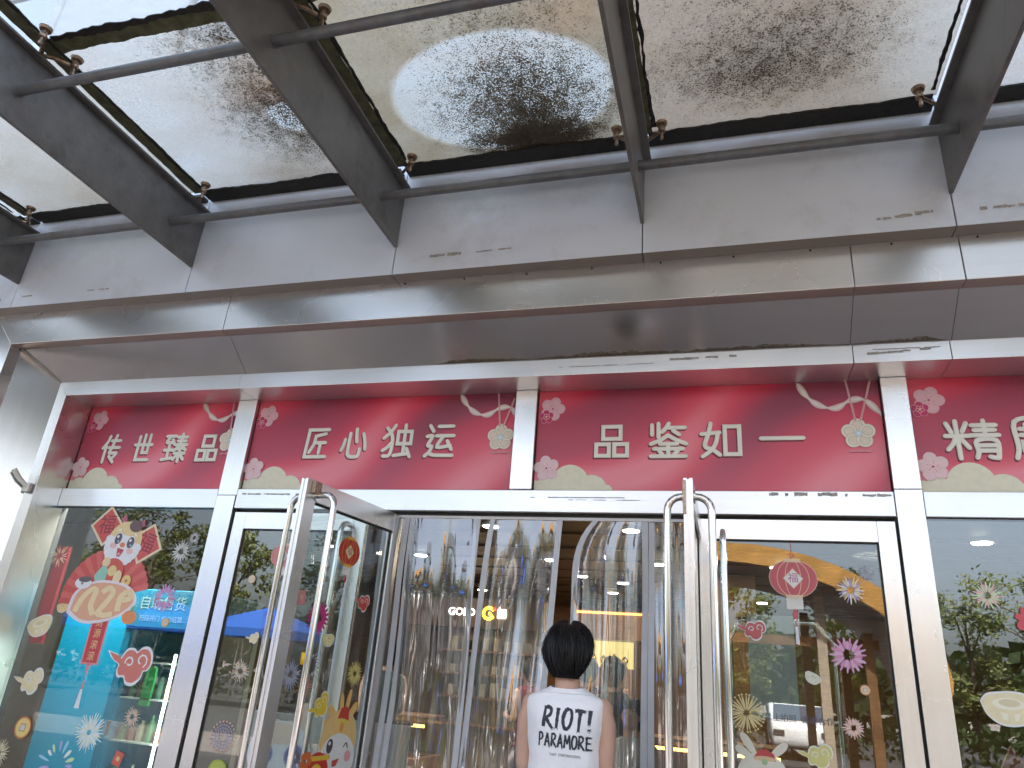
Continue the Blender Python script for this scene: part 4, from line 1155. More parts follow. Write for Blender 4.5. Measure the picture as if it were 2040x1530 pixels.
put(firework([PKC, CREAMS], 18, 7, .2, .036, 2), 'firework_sticker', 'pink and cream firework sticker over the lit cabinet shelves', 'sticker', fr1(-3.845, 1.095), .07, G_FW)
put(firework([CREAMS, (.5, .5, .4)], 26, 8, .15, .036, 2), 'firework_sticker', 'cream firework sticker in the lower left corner', 'sticker', fr1(-4.872, .785), .10, G_FW)
put(coin(), 'coin_sticker', 'gold coin sticker with red rim low in the left window', 'sticker', fr1(-4.729, .955), .072, G_CO)
put(coin((.5, .3, .15), (.7, .52, .3)), 'coin_sticker', 'tiny coin sticker under the blue header', 'sticker', fr1(-3.768, 1.699), .03, G_CO)
put(ingot(), 'ingot_sticker', 'cream gold ingot sticker at the left window edge', 'sticker', fr1(-4.852, 1.614, .3), .105)
put(ingot((.74, .50, .25), (.78, .6, .35)), 'ingot_sticker', 'small orange ingot sticker left of the fan sticker', 'sticker', fr1(-4.696, 1.753), .05)
put(cloud(CREAMS), 'cloud_sticker', 'pale yellow cloud sticker in the left window', 'sticker', fr1(-4.803, 1.248, .15), .125, G_CL)
put(cloud((.60, .18, .14)), 'cloud_sticker', 'large red cloud sticker in front of the blue cabinet', 'sticker', fr1(-3.984, 1.419, -.05), .185, G_CL)
fl = Flat(); fl.add([(-.8, -1), (.8, -1), (.8, 1), (-.8, 1)], (.60, .12, .08)); fl.add(circle(0, 0, .35, 14), (.72, .5, .2))
put(fl, 'envelope_sticker', 'small red envelope sticker over the cabinet shelves', 'sticker', fr1(-3.875, .843, -.25), .042)
# zodiac sticker group: fan, couplet squares, animal, numerals
zs = thing('zodiac_sticker', 'big new year sticker of a cream dragon cub with fan and red squares', 'sticker', (-4.35, Y1, 1.9))
def zpart(name, fl, x, z, rot, r, lay):
    o = fl.build(name, None, None, r); o.parent = zs
    o.matrix_basis = face_front(x + 4.35, -lay * .0016, z - 1.9, rot); return o
fan = Flat(); N = 22
for i in range(N):
    a0 = radians(12 + 176 * i / N); a1 = radians(12 + 176 * (i + 1) / N); am = (a0 + a1) / 2
    fan.add([(0, 0), (cos(a0), sin(a0) * .95), (1.03 * cos(am), 1.03 * sin(am) * .95), (cos(a1), sin(a1) * .95)], (.56, .09, .08) if i % 2 else (.62, .14, .12), False)
zpart('fan', fan, -4.36, 1.83, .02, .38, 0)
fu = text_polys('福', 1.25)
for x, z, r, rot, nm in ((-4.50, 2.36, .125, 0.0, 0), (-4.10, 2.235, .125, -.25, 1)):
    sq = Flat(); sq.add([(0, -1.25), (1.25, 0), (0, 1.25), (-1.25, 0)], (.72, .62, .42)); sq.add([(0, -1.05), (1.05, 0), (0, 1.05), (-1.05, 0)], (.58, .09, .08))
    sq.many(fu, (.24, .03, .05)); zpart('red_square', sq, x, z, rot, r, 1 + nm)
hd = Flat()
for sx in (-1, 1):
    hd.add(petal(sx * .35, .7, radians(90 - sx * 28), 0, .62, .12), (.42, .12, .16)); hd.add(petal(sx * .42, .85, radians(90 - sx * 62), 0, .4, .09), (.42, .12, .16))
hd.add(circle(0, .05, 1.0, 30, .95), (.74, .58, .30))
for i in range(15):
    a = radians(180 + 180 * i / 14); hd.add(petal(0, -.05, a, .5, 1.12, .22), (.76, .76, .78), False)
hd.l += .0003
hd.add(circle(0, -.32, .92, 30, .66), (.76, .76, .78)); hd.add(circle(-.52, -.28, .2, 14, .14), (.74, .48, .46)); hd.add(circle(.55, -.3, .2, 14, .14), (.74, .48, .46))
for sx in (-1, 1):
    hd.add(circle(sx * .40, .10, .23, 18, .30), (.76, .76, .76)); hd.add(circle(sx * .40, .08, .20, 18, .27), (.10, .09, .12)); hd.add(circle(sx * .40 - .06, .17, .07, 10), (.78, .78, .78)); hd.add(circle(sx * .40 + .06, -.04, .05, 8), (.45, .55, .65))
    hd.add(ribbon([(sx * .60, .46), (sx * .42, .52), (sx * .26, .46)], .1)[0], (.78, .76, .7))
hd.add(circle(0, -.13, .16, 14, .12), (.68, .22, .10)); hd.add([(-.2, -.32), (.22, -.32), (.12, -.68), (-.06, -.70)], (.48, .06, .07)); hd.add(circle(.02, -.58, .09, 10, .08), (.70, .3, .3))
hd.add(circle(.30, .86, .38, 16, .28), (.13, .08, .08))
zpart('head', hd, -4.30, 2.24, -.22, .155, 3)
bd = Flat(); bd.add(smooth_pts([(-.7, .5), (0, .8), (.7, .55), (.9, -.2), (.6, -.8), (-.6, -.8), (-.9, -.1), (-.7, .5)], 4)[:-1], (.58, .10, .07))
bd.add(circle(.1, .1, .3, 14), (.72, .55, .25)); bd.add(circle(-.5, .5, .28, 12), (.74, .6, .35)); bd.add(circle(.6, -.2, .28, 12, .4), (.74, .62, .36))
bd.add(smooth_pts([(-1.0, -.3), (-.6, .3), (-.2, .1), (-.1, -.5), (.5, -.7), (.4, -1.25), (-.2, -1.3), (-.7, -.8), (-1.0, -.3)], 4)[:-1], (.28, .55, .44))
bd.add(circle(1.3, -.3, .32, 16), (.72, .55, .2)); bd.add(circle(1.3, -.3, .1, 8), (.5, .2, .1))
zpart('body', bd, -4.35, 2.02, -.1, .13, 4)
nu_ = Flat(); nu_.add(smooth_pts([(-1.0, -.6), (-.9, .1), (-.3, .5), (.5, .45), (.95, .15), (1.0, -.3), (.4, -.75), (-.4, -.9), (-1.0, -.6)], 5)[:-1], (.74, .68, .72))
nu_.add(smooth_pts([(-.9, -.5), (-.8, .1), (-.3, .42), (.45, .38), (.88, .1), (.9, -.25), (.4, -.66), (-.4, -.8), (-.9, -.5)], 5)[:-1], (.70, .38, .24))
for pts in ([(-.75, -.55), (-.62, -.1), (-.4, .2), (-.25, .15), (-.3, -.3), (-.15, -.62)], [(-.05, .12), (.15, .28), (.28, .1), (.12, -.25), (-.02, -.55), (.2, -.6), (.42, -.55)], [(.55, -.45), (.55, .0), (.75, .2), (.86, .0), (.62, -.1)]):
    for q in ribbon(smooth_pts(pts, 5), .17): nu_.add(q, (.78, .62, .36), False)
    nu_.l += .0002
nu_.add(circle(.95, -.62, .22, 16), (.70, .26, .10)); nu_.add(petal(.95, -.45, 1.2, 0, .2, .05), (.2, .4, .15))
nu_.add(circle(-.72, .40, .26, 16, .2), (.74, .74, .76)); nu_.add(circle(-.70, .52, .2, 14, .1), (.12, .1, .12)); nu_.add(circle(-.75, .38, .04, 8), (.2, .15, .2))
zo = zpart('numerals', nu_, -4.35, 1.85, .0, .29, 6)
zo.matrix_basis = zo.matrix_basis @ Matrix.Scale(.74, 4, (0, 1, 0))
cp = thing('couplet_sticker', 'narrow red hanging scroll sticker reading 财源滚滚 with a tassel', 'sticker', (-4.316, Y1 - .004, 1.55))
fl = Flat(); fl.add([(-.075, -.165), (.075, -.165), (.075, .165), (-.075, .165)], (.66, .25, .25)); fl.add([(-.062, -.152), (.062, -.152), (.062, .152), (-.062, .152)], (.52, .05, .06))
for i, ch in enumerate('财源滚滚'):
    fl.many([[(a, b + .112 - i * .075) for a, b in p] for p in text_polys(ch, .066)], (.74, .55, .25))
o = fl.build('scroll'); o.parent = cp; o.matrix_basis = face_front(0, 0, .005)
fl = Flat()
for i in range(5): fl.add([(-.03 + .007 * i, -.17 - .018 * i), (0, -.165 - .018 * i - .012), (.03 - .007 * i, -.17 - .018 * i), (0, -.165 - .018 * i + .012)], (.62, .25, .3))
fl.add([(-.006, -.26), (.006, -.26), (.008, -.33), (-.008, -.33)], (.6, .2, .22)); fl.add([(-.01, -.32), (.01, -.32), (.02, -.44), (-.022, -.44)], (.72, .70, .72))
o = fl.build('tassel'); o.parent = cp; o.matrix_basis = face_front(0, 0, .0)
# left closed door
put(coin((.5, .35, .2), (.72, .6, .4)), 'coin_sticker', 'tiny coin sticker on the left closed door', 'sticker', fr1(-3.145, 2.017), .03, G_CO)
put(firework([PKC, CREAMS, WHT], 18, 11, .25, .036, 2), 'firework_sticker', 'pink cream firework sticker on the left closed door', 'sticker', fr1(-3.087, 1.432), .078, G_FW)
fl = Flat()
for k, (rr, nn) in enumerate(((.35, 12), (.55, 18), (.75, 24), (.98, 22))):
    for i in range(nn):
        a = 2 * pi * i / nn
        fl.add(circle(rr * cos(a), rr * sin(a), .055 if k < 3 else .07, 8), LIL if k < 3 else (.72, .42, .42), False)
put(fl, 'firework_sticker', 'round lilac dotted firework sticker on the grey board', 'sticker', fr1(-3.123, 1.041), .09, G_FW)
put(cloud(CREAMS), 'cloud_sticker', 'small cream cloud sticker on the left closed door', 'sticker', fr1(-3.048, 1.638, .2), .05, G_CL)
fl = Flat(); fl.add(circle(0, 0, 1, 24, .8), (.35, .42, .06)); fl.add(circle(0, 0, .8, 24, .6), (.45, .5, .1))
put(fl, 'round_sticker', 'round olive green sticker at the foot of the left closed door', 'sticker', fr1(-3.113, .86), .065)
fl = Flat()
for sx in (-1, 1):
    fl.add(petal(sx * .55, .5, radians(90 - sx * 8), -.2, .95, .24), (.72, .56, .42)); fl.add(petal(sx * .35, .45, radians(90 + sx * 20), -.1, .5, .2), (.74, .64, .5))
fl.add(circle(0, 0, 1.05, 30, .9), (.72, .76, .78)); fl.add(circle(0, .55, .6, 20, .3), (.74, .62, .5))
for sx in (-1, 1):
    for r_, c in ((.34, (.40, .42, .62)), (.30, (.15, .15, .35)), (.20, (.08, .05, .12)), (.08, (.78, .8, .82))): fl.add(circle(sx * .52, -.02, r_, 20), c)
    fl.add(circle(sx * .68, -.22, .05, 8), (.8, .85, .9)); fl.add(circle(sx * .7, -.52, .16, 12, .1), (.74, .55, .56))
fl.add(ribbon([(-.25, -.62), (0, -.70), (.25, -.62)], .06)[0], (.2, .15, .2))
put(fl, 'animal_sticker', 'white cub sticker with big violet eyes at the foot of the left closed door', 'sticker', fr1(-2.70, .98), .21)

def lantern_parts(red, gold, paper, txt):
    a = Flat()
    a.add(circle(0, 0, 1.0, 34, .82), gold); a.add(circle(0, 0, .975, 34, .795), red)
    for k in (.32, .66):
        ring_ = circle(0, 0, k, 28, .79)
        for i in range(28): a.add(ribbon([ring_[i], ring_[(i + 1) % 28]], .028)[0], gold, False)
        a.l += .0002
    a.add([(-.36, .70), (.36, .70), (.30, .86), (-.30, .86)], gold); a.add([(-.36, -.70), (.36, -.70), (.32, -.84), (-.32, -.84)], gold)
    a.add([(0, -.44), (.42, 0), (0, .44), (-.42, 0)], gold); a.add([(0, -.40), (.38, 0), (0, .40), (-.38, 0)], paper)
    a.many([[(x * .5, y * .5) for x, y in p] for p in text_polys('福', .9)], txt)
    b = Flat()
    for i in range(17): x = -.32 + i * .04; b.add([(x - .017, -.83), (x + .017, -.83), (x + .02, -1.28 - .03 * (i % 2)), (x - .02, -1.28 - .03 * (i % 2))], (.76, .74, .70), False)
    for i in range(7):
        for j in (-1, 0, 1): b.add(circle(j * .07 * (1 - abs(i - 3) / 5), -1.34 - i * .055, .042, 8), red, False)
    b.add(ribbon([(0, -1.7), (0, -2.0)], .03)[0], red); b.add([(-.05, -2.0), (.05, -2.0), (.09, -2.75), (-.06, -2.70)], (.74, .74, .76))
    c = Flat(); c.add(ribbon([(0, .86), (-.14, 1.1)], .03)[0], red); c.add(ribbon([(0, .86), (.14, 1.1)], .03)[0], red); c.add(ribbon([(0, 1.05), (0, 1.6)], .03)[0], red)
    return a, b, c
def lantern(label, mfun, r, red, gold, paper=(.74, .72, .72), txt=(.40, .10, .22)):
    a, b, c = lantern_parts(red, gold, paper, txt)
    m0 = mfun
    t = bpy.data.objects.new('lantern_sticker', None); COL.objects.link(t); t.matrix_world = m0; t.empty_display_size = .1
    tag(t, label, 'sticker', 'lantern stickers on the doors')
    for nm, f in (('lantern', a), ('tassel', b), ('cord', c)):
        o = f.build(nm, None, None, r); o.parent = t; o.matrix_basis = Matrix.Identity(4)
    return t
lantern('pale pink lantern sticker half hidden on the left closed door', fr1(-2.93, 2.18), .10, (.62, .22, .22), (.72, .5, .45))
lantern('large pinkish red lantern sticker with long tassel on the right closed door', fr1(.350, 2.150), .128, (.52, .10, .12), (.72, .55, .38))
lantern('deep red lantern sticker with gold caps on the open left door', face_d2(.407, 2.15), .105, (.48, .03, .02), (.72, .42, .06), (.72, .62, .4), (.35, .1, .15))
# open left door
put(cloud((.50, .05, .03)), 'cloud_sticker', 'small red cloud sticker on the open left door', 'sticker', face_d2(.207, 1.88, pi * .0), .075, G_CL)
put(firework([(.50, .04, .20)], 20, 14, .25, .09, 2, var=.1), 'firework_sticker', 'magenta firework sticker on the open left door', 'sticker', face_d2(.596, 1.752), .10, G_FW)
put(ingot((.68, .62, .25)), 'ingot_sticker', 'small yellow ingot sticker on the open left door', 'sticker', face_d2(.471, 1.638), .05)
put(firework([(.35, .42, .62), (.5, .5, .6)], 24, 15, .2, .036, 2), 'firework_sticker', 'blue firework sticker near the edge of the open left door', 'sticker', face_d2(.741, 1.446), .085, G_FW)
put(firework([(.60, .25, .15)], 20, 16, .2, .036, 2), 'firework_sticker', 'orange firework sticker on the open left door', 'sticker', face_d2(.609, 1.39), .07, G_FW)
put(firework([(.7, .72, .7)], 16, 17, .55, .036, 2), 'firework_sticker', 'white spark ring firework sticker beside the yellow tape', 'sticker', face_d2(.583, 1.501), .075, G_FW)
put(firework([(.62, .52, .10), (.7, .62, .3)], 26, 18, .15, .036, 2), 'firework_sticker', 'yellow firework sticker on the open left door', 'sticker', face_d2(.177, 1.474), .085, G_FW)
put(cloud((.68, .50, .04), (.76, .70, .5)), 'cloud_sticker', 'bright yellow cloud sticker on the open left door', 'sticker', face_d2(.460, 1.291, .5), .09, G_CL)
fl = Flat(); fl.add([(-1, -1.2), (1, -1.2), (1, 1.2), (-1, 1.2)], (.66, .28, .26)); fl.add(circle(0, .1, .4, 12), (.74, .5, .4))
put(fl, 'envelope_sticker', 'small pink envelope sticker near the edge of the open left door', 'sticker', face_d2(.763, 1.84, .1), .032)
ds = Flat()
for a0, L, w_ in ((60, .75, .16), (85, .95, .13), (105, .8, .13), (140, .7, .2), (165, .55, .22), (195, .5, .22)):
    ds.add(petal(0, .35, radians(a0), .35, .45 + L, w_), (.72, .46, .16))
ds.add(circle(0, .1, .95, 30, 1.0), (.73, .50, .20)); ds.add(circle(.1, -.35, .92, 30, .72), (.74, .74, .72))
ds.add([(-.3, .78), (.3, .78), (.22, 1.12), (0, 1.2), (-.22, 1.1)], (.50, .05, .03)); ds.add(circle(0, .72, .34, 16, .09), (.72, .55, .1)); ds.add(circle(0, .55, .10, 10, .16), (.70, .30, .05))
ds.add(circle(-.42, -.05, .16, 14, .22), (.06, .05, .05)); ds.add(circle(-.45, .03, .06, 8), (.8, .8, .8))
for q in ribbon(smooth_pts([(.30, -.02), (.42, .12), (.55, -.02)], 4), .05): ds.add(q, (.15, .08, .05), False)
ds.add(circle(-.60, -.42, .17, 14), (.72, .34, .36)); ds.add(circle(.62, -.25, .17, 14), (.72, .34, .36))
ds.add([(-.15, -.45), (.2, -.35), (.1, -.58), (-.1, -.62)], (.50, .08, .06))
ds.add(circle(-.85, -.95, .62, 24, .7), (.50, .03, .02)); ds.add(circle(-.85, -1.0, .34, 18, .42), (.72, .46, .05)); ds.add(ribbon([(-1.4, -.5), (-.3, -.35)], .14)[0], (.72, .46, .05))
for k in range(5): ds.add(circle(-1.45 + .17 * cos(k * 1.256), -.55 + .17 * sin(k * 1.256), .12, 10), (.60, .14, .03), k == 0)
ds.many([[(x - .85, y - 1.0) for x, y in p] for p in text_polys('福', .42)], (.45, .15, .02))
put(Flat.__new__(Flat) if False else ds, 'dragon_sticker', 'orange winking dragon cub sticker with red money bag on the open left door', 'sticker', face_d2(.24, 1.09, -.12) @ Matrix.Scale(-1, 4, (1, 0, 0)) @ Matrix.Scale(-1, 4, (1, 0, 0)), .175)
# right closed door
put(cloud((.52, .12, .12)), 'cloud_sticker', 'dull red cloud sticker beside the handle of the right closed door', 'sticker', fr1(.112, 1.865), .078, G_CL)
put(firework([WHT, CREAMS, LIL], 20, 21, .2, .045, 2), 'firework_sticker', 'white and gold firework sticker right of the large lantern', 'sticker', fr1(.641, 2.099), .08, G_FW)
put(firework([(.42, .46, .52)], 20, 22, .15, .035, 2), 'firework_sticker', 'faint grey firework sticker in the top corner of the right closed door', 'sticker', fr1(.726, 2.194), .05, G_FW)
put(firework([(.60, .25, .42), (.62, .38, .55)], 18, 23, .25, .075, 2, var=.1), 'firework_sticker', 'bold pink firework sticker on the right closed door', 'sticker', fr1(.599, 1.762), .098, G_FW)
put(firework([PKC, (.70, .55, .45)], 20, 24, .2, .055, 2), 'firework_sticker', 'dusty pink firework sticker low on the right closed door', 'sticker', fr1(.590, 1.411), .06, G_FW)
put(firework([(.70, .60, .30)], 28, 25, .15, .055, 1, (.70, .60, .30), .05), 'firework_sticker', 'gold firework sticker beside the handle of the right closed door', 'sticker', fr1(.068, 1.439), .088, G_FW)
put(coin((.45, .2, .1), (.66, .5, .3)), 'coin_sticker', 'small coin sticker at the right of the right closed door', 'sticker', fr1(.663, 1.596), .026, G_CO)
put(ingot((.60, .62, .48), (.66, .68, .55)), 'ingot_sticker', 'pale ingot sticker in the middle of the right closed door', 'sticker', fr1(.410, 1.634, -.5), .04)
put(cloud((.62, .58, .22), (.74, .74, .62)), 'cloud_sticker', 'yellow cloud sticker at the foot of the right closed door', 'sticker', fr1(.396, 1.265, .1), .085, G_CL)
fl = Flat()
for a0, L in ((150, .75), (125, .95), (40, .9)): fl.add(petal(0, .2, radians(a0), .35, .45 + L, .2), (.72, .68, .56))
fl.add(circle(0, -.2, 1.0, 30, .85), (.74, .70, .60)); fl.add([(-.35, .42), (.55, .35), (.48, .62), (.2, .78), (-.1, .75)], (.52, .07, .06)); fl.add(circle(.1, .42, .45, 18, .1), (.70, .52, .30)); fl.add(circle(.1, .3, .12, 10), (.35, .50, .30))
for sx in (-.35, .45): fl.add(circle(sx, -.2, .14, 12, .2), (.08, .06, .06))
fl.add(circle(-.6, -.45, .16, 12), (.72, .4, .4)); fl.add(circle(.7, -.45, .16, 12), (.72, .4, .4))
put(fl, 'dragon_sticker', 'cream cub sticker with red hat at the foot of the right closed door', 'sticker', fr1(.135, 1.175), .125)
fl = Flat(); fl.many(text_polys('禁止拍照  谢谢合作', .9), (.10, .10, .14)); fl.add(circle(-4.9, 0, .6, 18), (.45, .40, .12)); fl.add(circle(-4.9, 0, .45, 18), (.2, .2, .15))
put(fl, 'lettering_sticker', 'small dark lettering 禁止拍照 on the right closed door', 'sticker', fr1(.33, 1.427), .045)
# right side window
put(firework([PKC, GRN, (.6, .6, .5)], 20, 31, .2, .055, 2), 'firework_sticker', 'pink and pale green firework sticker on the right side window', 'sticker', fr1(1.294, 2.098), .078, G_FW)
put(ingot((.74, .66, .42)), 'ingot_sticker', 'big cream ingot sticker on the right side window', 'sticker', fr1(1.305, 1.555), .115)
put(firework([(.60, .08, .10)], 9, 33, .0, .3, 1, var=.1), 'firework_sticker', 'red leaf shaped sticker at the right edge of the side window', 'sticker', fr1(1.48, 1.975), .085, G_FW)

# ------------------------------------------------------------------ people
m_skin = pm('skin', (.56, .34, .25), .5, var=.06, scale=8)
m_tee = pm('white_cotton', (.86, .86, .88), .85, var=.02, scale=40, bump=.12, bscale=300)
m_hair = pm('black_hair', (.007, .0065, .007), .42, var=.5, scale=60, spec=.32)
m_jeans = pm('dark_trousers', (.04, .045, .06), .8)
m_print = pm('black_screen_print', (.035, .04, .055), .7, var=.5, scale=70)

def fused(mb, voxel, it=5):
    """melts overlapping closed shapes into ONE continuous surface"""
    o = mb.build('tmp_body', m_skin)
    r = o.modifiers.new('r', 'REMESH'); r.mode = 'VOXEL'; r.voxel_size = voxel
    s = o.modifiers.new('s', 'SMOOTH'); s.factor = .5; s.iterations = it
    dg = bpy.context.evaluated_depsgraph_get(); dg.update()
    me = bpy.data.meshes.new_from_object(o.evaluated_get(dg))
    old = o.data; bpy.data.objects.remove(o); bpy.data.meshes.remove(old)
    me.polygons.foreach_set('use_smooth', [True] * len(me.polygons))
    return me

def body_shapes():
    b = MB()
    b.loft([(0, 0, .86, .145, .10), (0, 0, .96, .15, .10), (0, 0, 1.06, .14, .092), (0, 0, 1.2, .155, .10), (0, 0, 1.33, .165, .10), (0, -.005, 1.40, .165, .085), (0, -.01, 1.445, .13, .066), (0, -.01, 1.475, .07, .055)], 24, 2.2)
    b.tube([(0, -.012, 1.42), (0, -.004, 1.5), (0, .008, 1.60)], [.078, .062, .060], 16)
    b.ball((0, .012, 1.665), .074, .094, .112, 20, 14); b.ball((0, .045, 1.60), .055, .055, .05)
    b.ball((0, .108, 1.645), .014, .018, .024)                                       # nose
    b.ball((0, .095, 1.612), .024, .014, .007)                                       # lips
    for s in (-1, 1):
        b.ball((s * .078, .0, 1.655), .012, .02, .032)                               # ear
        b.ball((s * .03, .088, 1.682), .02, .016, .008)                              # brow
        b.chain([(s * .10, -.005, 1.425, .050), (s * .170, .0, 1.405, .057), (s * .192, -.005, 1.34, .050), (s * .198, -.005, 1.25, .044), (s * .198, -.01, 1.14, .036)])
        b.chain([(s * .198, -.01, 1.14, .036), (s * .175, .09, 1.12, .036), (s * .11, .22, 1.135, .026), (s * .085, .265, 1.14, .024)])
        b.ball((s * .072, .295, 1.15, ), .022, .042, .030)                           # palm
        for k in range(4):                                                           # fingers closed on the phone
            z = 1.175 - .018 * k; L = (.9, 1.0, .95, .78)[k]
            b.chain([(s * .070, .325, z, .009), (s * .050, .325 + .03 * L, z + .004, .008), (s * .022, .325 + .038 * L, z + .004, .007), (s * .008, .325 + .02 * L, z + .004, .0065)])
        b.chain([(s * .075, .285, 1.178, .011), (s * .052, .290, 1.196, .009), (s * .03, .305, 1.198, .008)])
        b.chain([(s * .085, 0, .86, .085), (s * .09, .01, .50, .058), (s * .092, .0, .46, .055), (s * .095, -.01, .30, .05), (s * .095, -.01, .09, .036)])
        b.tube([(s * .095, -.03, .05), (s * .098, .08, .04), (s * .10, .16, .03)], [.04, .042, .025], 12)
    return b
BODY = fused(body_shapes(), .0085, 3)

HR = [(1.535, .056, -.078, -.030), (1.552, .067, -.092, -.022), (1.575, .081, -.103, -.010), (1.61, .099, -.113, .004), (1.65, .110, -.120, .03), (1.69, .109, -.121, .07), (1.727, .099, -.113, .095), (1.752, .085, -.098, .09), (1.772, .065, -.078, .072), (1.784, .042, -.053, .045), (1.789, .015, -.022, .014)]
def hair_pt(t, phi, off=0.0):
    """t 0 at the nape .. 1 at the crown"""
    f = max(0, min(.9999, t)) * (len(HR) - 1); i = int(f); f -= i
    A, B = HR[i], HR[i + 1]
    z, a, b0, b1 = (A[k] + (B[k] - A[k]) * f for k in range(4))
    c = (b0 + b1) / 2; b = (b1 - b0) / 2
    c_, s_ = cos(phi), sin(phi)
    lobe = 1 + .05 * sin(3 * phi + .6) * t + .05 * t * t * cos(4 * phi + .4)
    p = Vector((a * lobe * c_, c + b * s_, z + .012 * t * cos(2 * phi)))
    n = Vector((c_ / max(a, .02), s_ / max(b, .02), .0)).normalized()
    n = (n * (1 - t ** 3) + Vector((0, 0, t ** 3))).normalized()
    return p + n * off
def hair_mesh(nst, seed):
    r = random.Random(seed); mb = MB(); nn = 36; k = 16
    vs = [hair_pt(j / k, 2 * pi * i / nn) for j in range(k + 1) for i in range(nn)]
    fs = [(j * nn + i, j * nn + (i + 1) % nn, (j + 1) * nn + (i + 1) % nn, (j + 1) * nn + i) for j in range(k) for i in range(nn)]
    fs += [tuple(range(nn - 1, -1, -1)), tuple(k * nn + i for i in range(nn))]
    mb.add(vs, fs)
    for q in range(nst):
        ph = r.uniform(0, 2 * pi); t1 = r.uniform(.45, 1.0); L = r.uniform(.3, .65); t0 = max(-.012, t1 - L)
        tw = r.uniform(-.25, .25) + .25; off = r.uniform(.0005, .009); w = r.uniform(.0016, .0036); flick = r.uniform(0, .022) if r.random() < .3 else r.uniform(0, .008)
        rol = r.uniform(-.9, .9); cn = noise.noise((cos(ph) * 3.2, sin(ph) * 3.2, t1 * 4)); off += .012 * max(0, cn); flick += .022 * max(0, noise.noise((cos(ph) * 4 + 9, sin(ph) * 4, t1 * 6)))
        m = 7; pv = []
        for j in range(m + 1):
            u = j / m; t = t1 + (t0 - t1) * u
            sc_ = .35 + .65 * min(1, max(0, t) * 2.5)
            p = hair_pt(t, ph + tw * u * (t1 - t), sc_ * (off + flick * u * u))
            p2 = hair_pt(t, ph + tw * u * (t1 - t) + .05, sc_ * (off + flick * u * u))
            sd = (p2 - p).normalized() if (p2 - p).length > 1e-6 else Vector((1, 0, 0))
            if t < 0: p.z += t * .12
            nn_ = (p2 - p).cross(Vector((0, 0, 1)))
            if nn_.length > 1e-7: sd = sd * cos(rol) + nn_.normalized() * sin(rol)
            ww = w * (1 - .75 * u)
            pv += [p - sd * ww, p + sd * ww]
        mb.add(pv, [(2 * j, 2 * j + 1, 2 * j + 3, 2 * j + 2) for j in range(m)])
    return mb
def shirt_mesh():
    rings = [(.80, .172, .122), (.90, .170, .118), (1.0, .168, .114), (1.1, .170, .116), (1.2, .176, .121), (1.30, .182, .124), (1.36, .188, .121), (1.40, .193, .110), (1.43, .194, .094), (1.447, .185, .080), (1.462, .155, .074), (1.478, .118, .072), (1.492, .090, .071), (1.500, .080, .070)]
    n = 72; mb = MB(); vs = []
    Z = []
    for i in range(len(rings) - 1):
        for q in range(3): Z.append(i + q / 3)
    Z.append(len(rings) - 1)
    for f in Z:
        i = min(int(f), len(rings) - 2); w = f - i
        z, a, b = (rings[i][k] + (rings[i + 1][k] - rings[i][k]) * w for k in range(3))
        for j in range(n):
            t = 2 * pi * j / n; c_, s_ = cos(t), sin(t); ex = 2.5
            x = a * math.copysign(abs(c_) ** (2 / ex), c_); y = b * math.copysign(abs(s_) ** (2 / ex), s_) - .008
            low = max(0, min(1, (1.42 - z) / .2))
            d = .010 * low * noise.noise((x * 9, z * 5 + x * 6, 2.0 + s_)) + .006 * low * noise.noise((x * 22, z * 9, s_ * 2)) + .004 * sin(z * 40 + x * 30) * low * (abs(x) > .1)
            # shoulder blades and spine hollow
            if s_ < 0: d += .010 * math.exp(-((abs(x) - .085) / .05) ** 2 - ((z - 1.34) / .07) ** 2) - .007 * math.exp(-(x / .03) ** 2) * low
            nx, ny = c_ / a, s_ / b; l = hypot(nx, ny)
            vs.append((x + d * nx / l, y + d * ny / l, z - (.012 if s_ < 0 and z > 1.47 else 0) * (-s_)))
    k = len(Z)
    mb.add(vs, [(i * n + j, i * n + (j + 1) % n, (i + 1) * n + (j + 1) % n, (i + 1) * n + j) for i in range(k - 1) for j in range(n)])
    return mb
def trousers_mesh():
    mb = MB(); mb.loft([(0, 0, .80, .165, .115), (0, 0, .90, .162, .112), (0, 0, .96, .158, .108)], 28, 2.3)
    for s in (-1, 1):
        mb.loft([(s * .096, 0, .05, .07, .075), (s * .095, 0, .3, .075, .08), (s * .092, .01, .5, .082, .085), (s * .088, 0, .82, .092, .11)], 20, 2.1)
    return mb
def shoe_mesh():
    mb = MB()
    for s in (-1, 1):
        mb.loft([(s * .098, .05, .0, .048, .135), (s * .098, .05, .03, .05, .138), (s * .098, .04, .06, .045, .12), (s * .097, -.01, .10, .042, .06)], 20, 2.4)
    return mb
P_MESH = {}
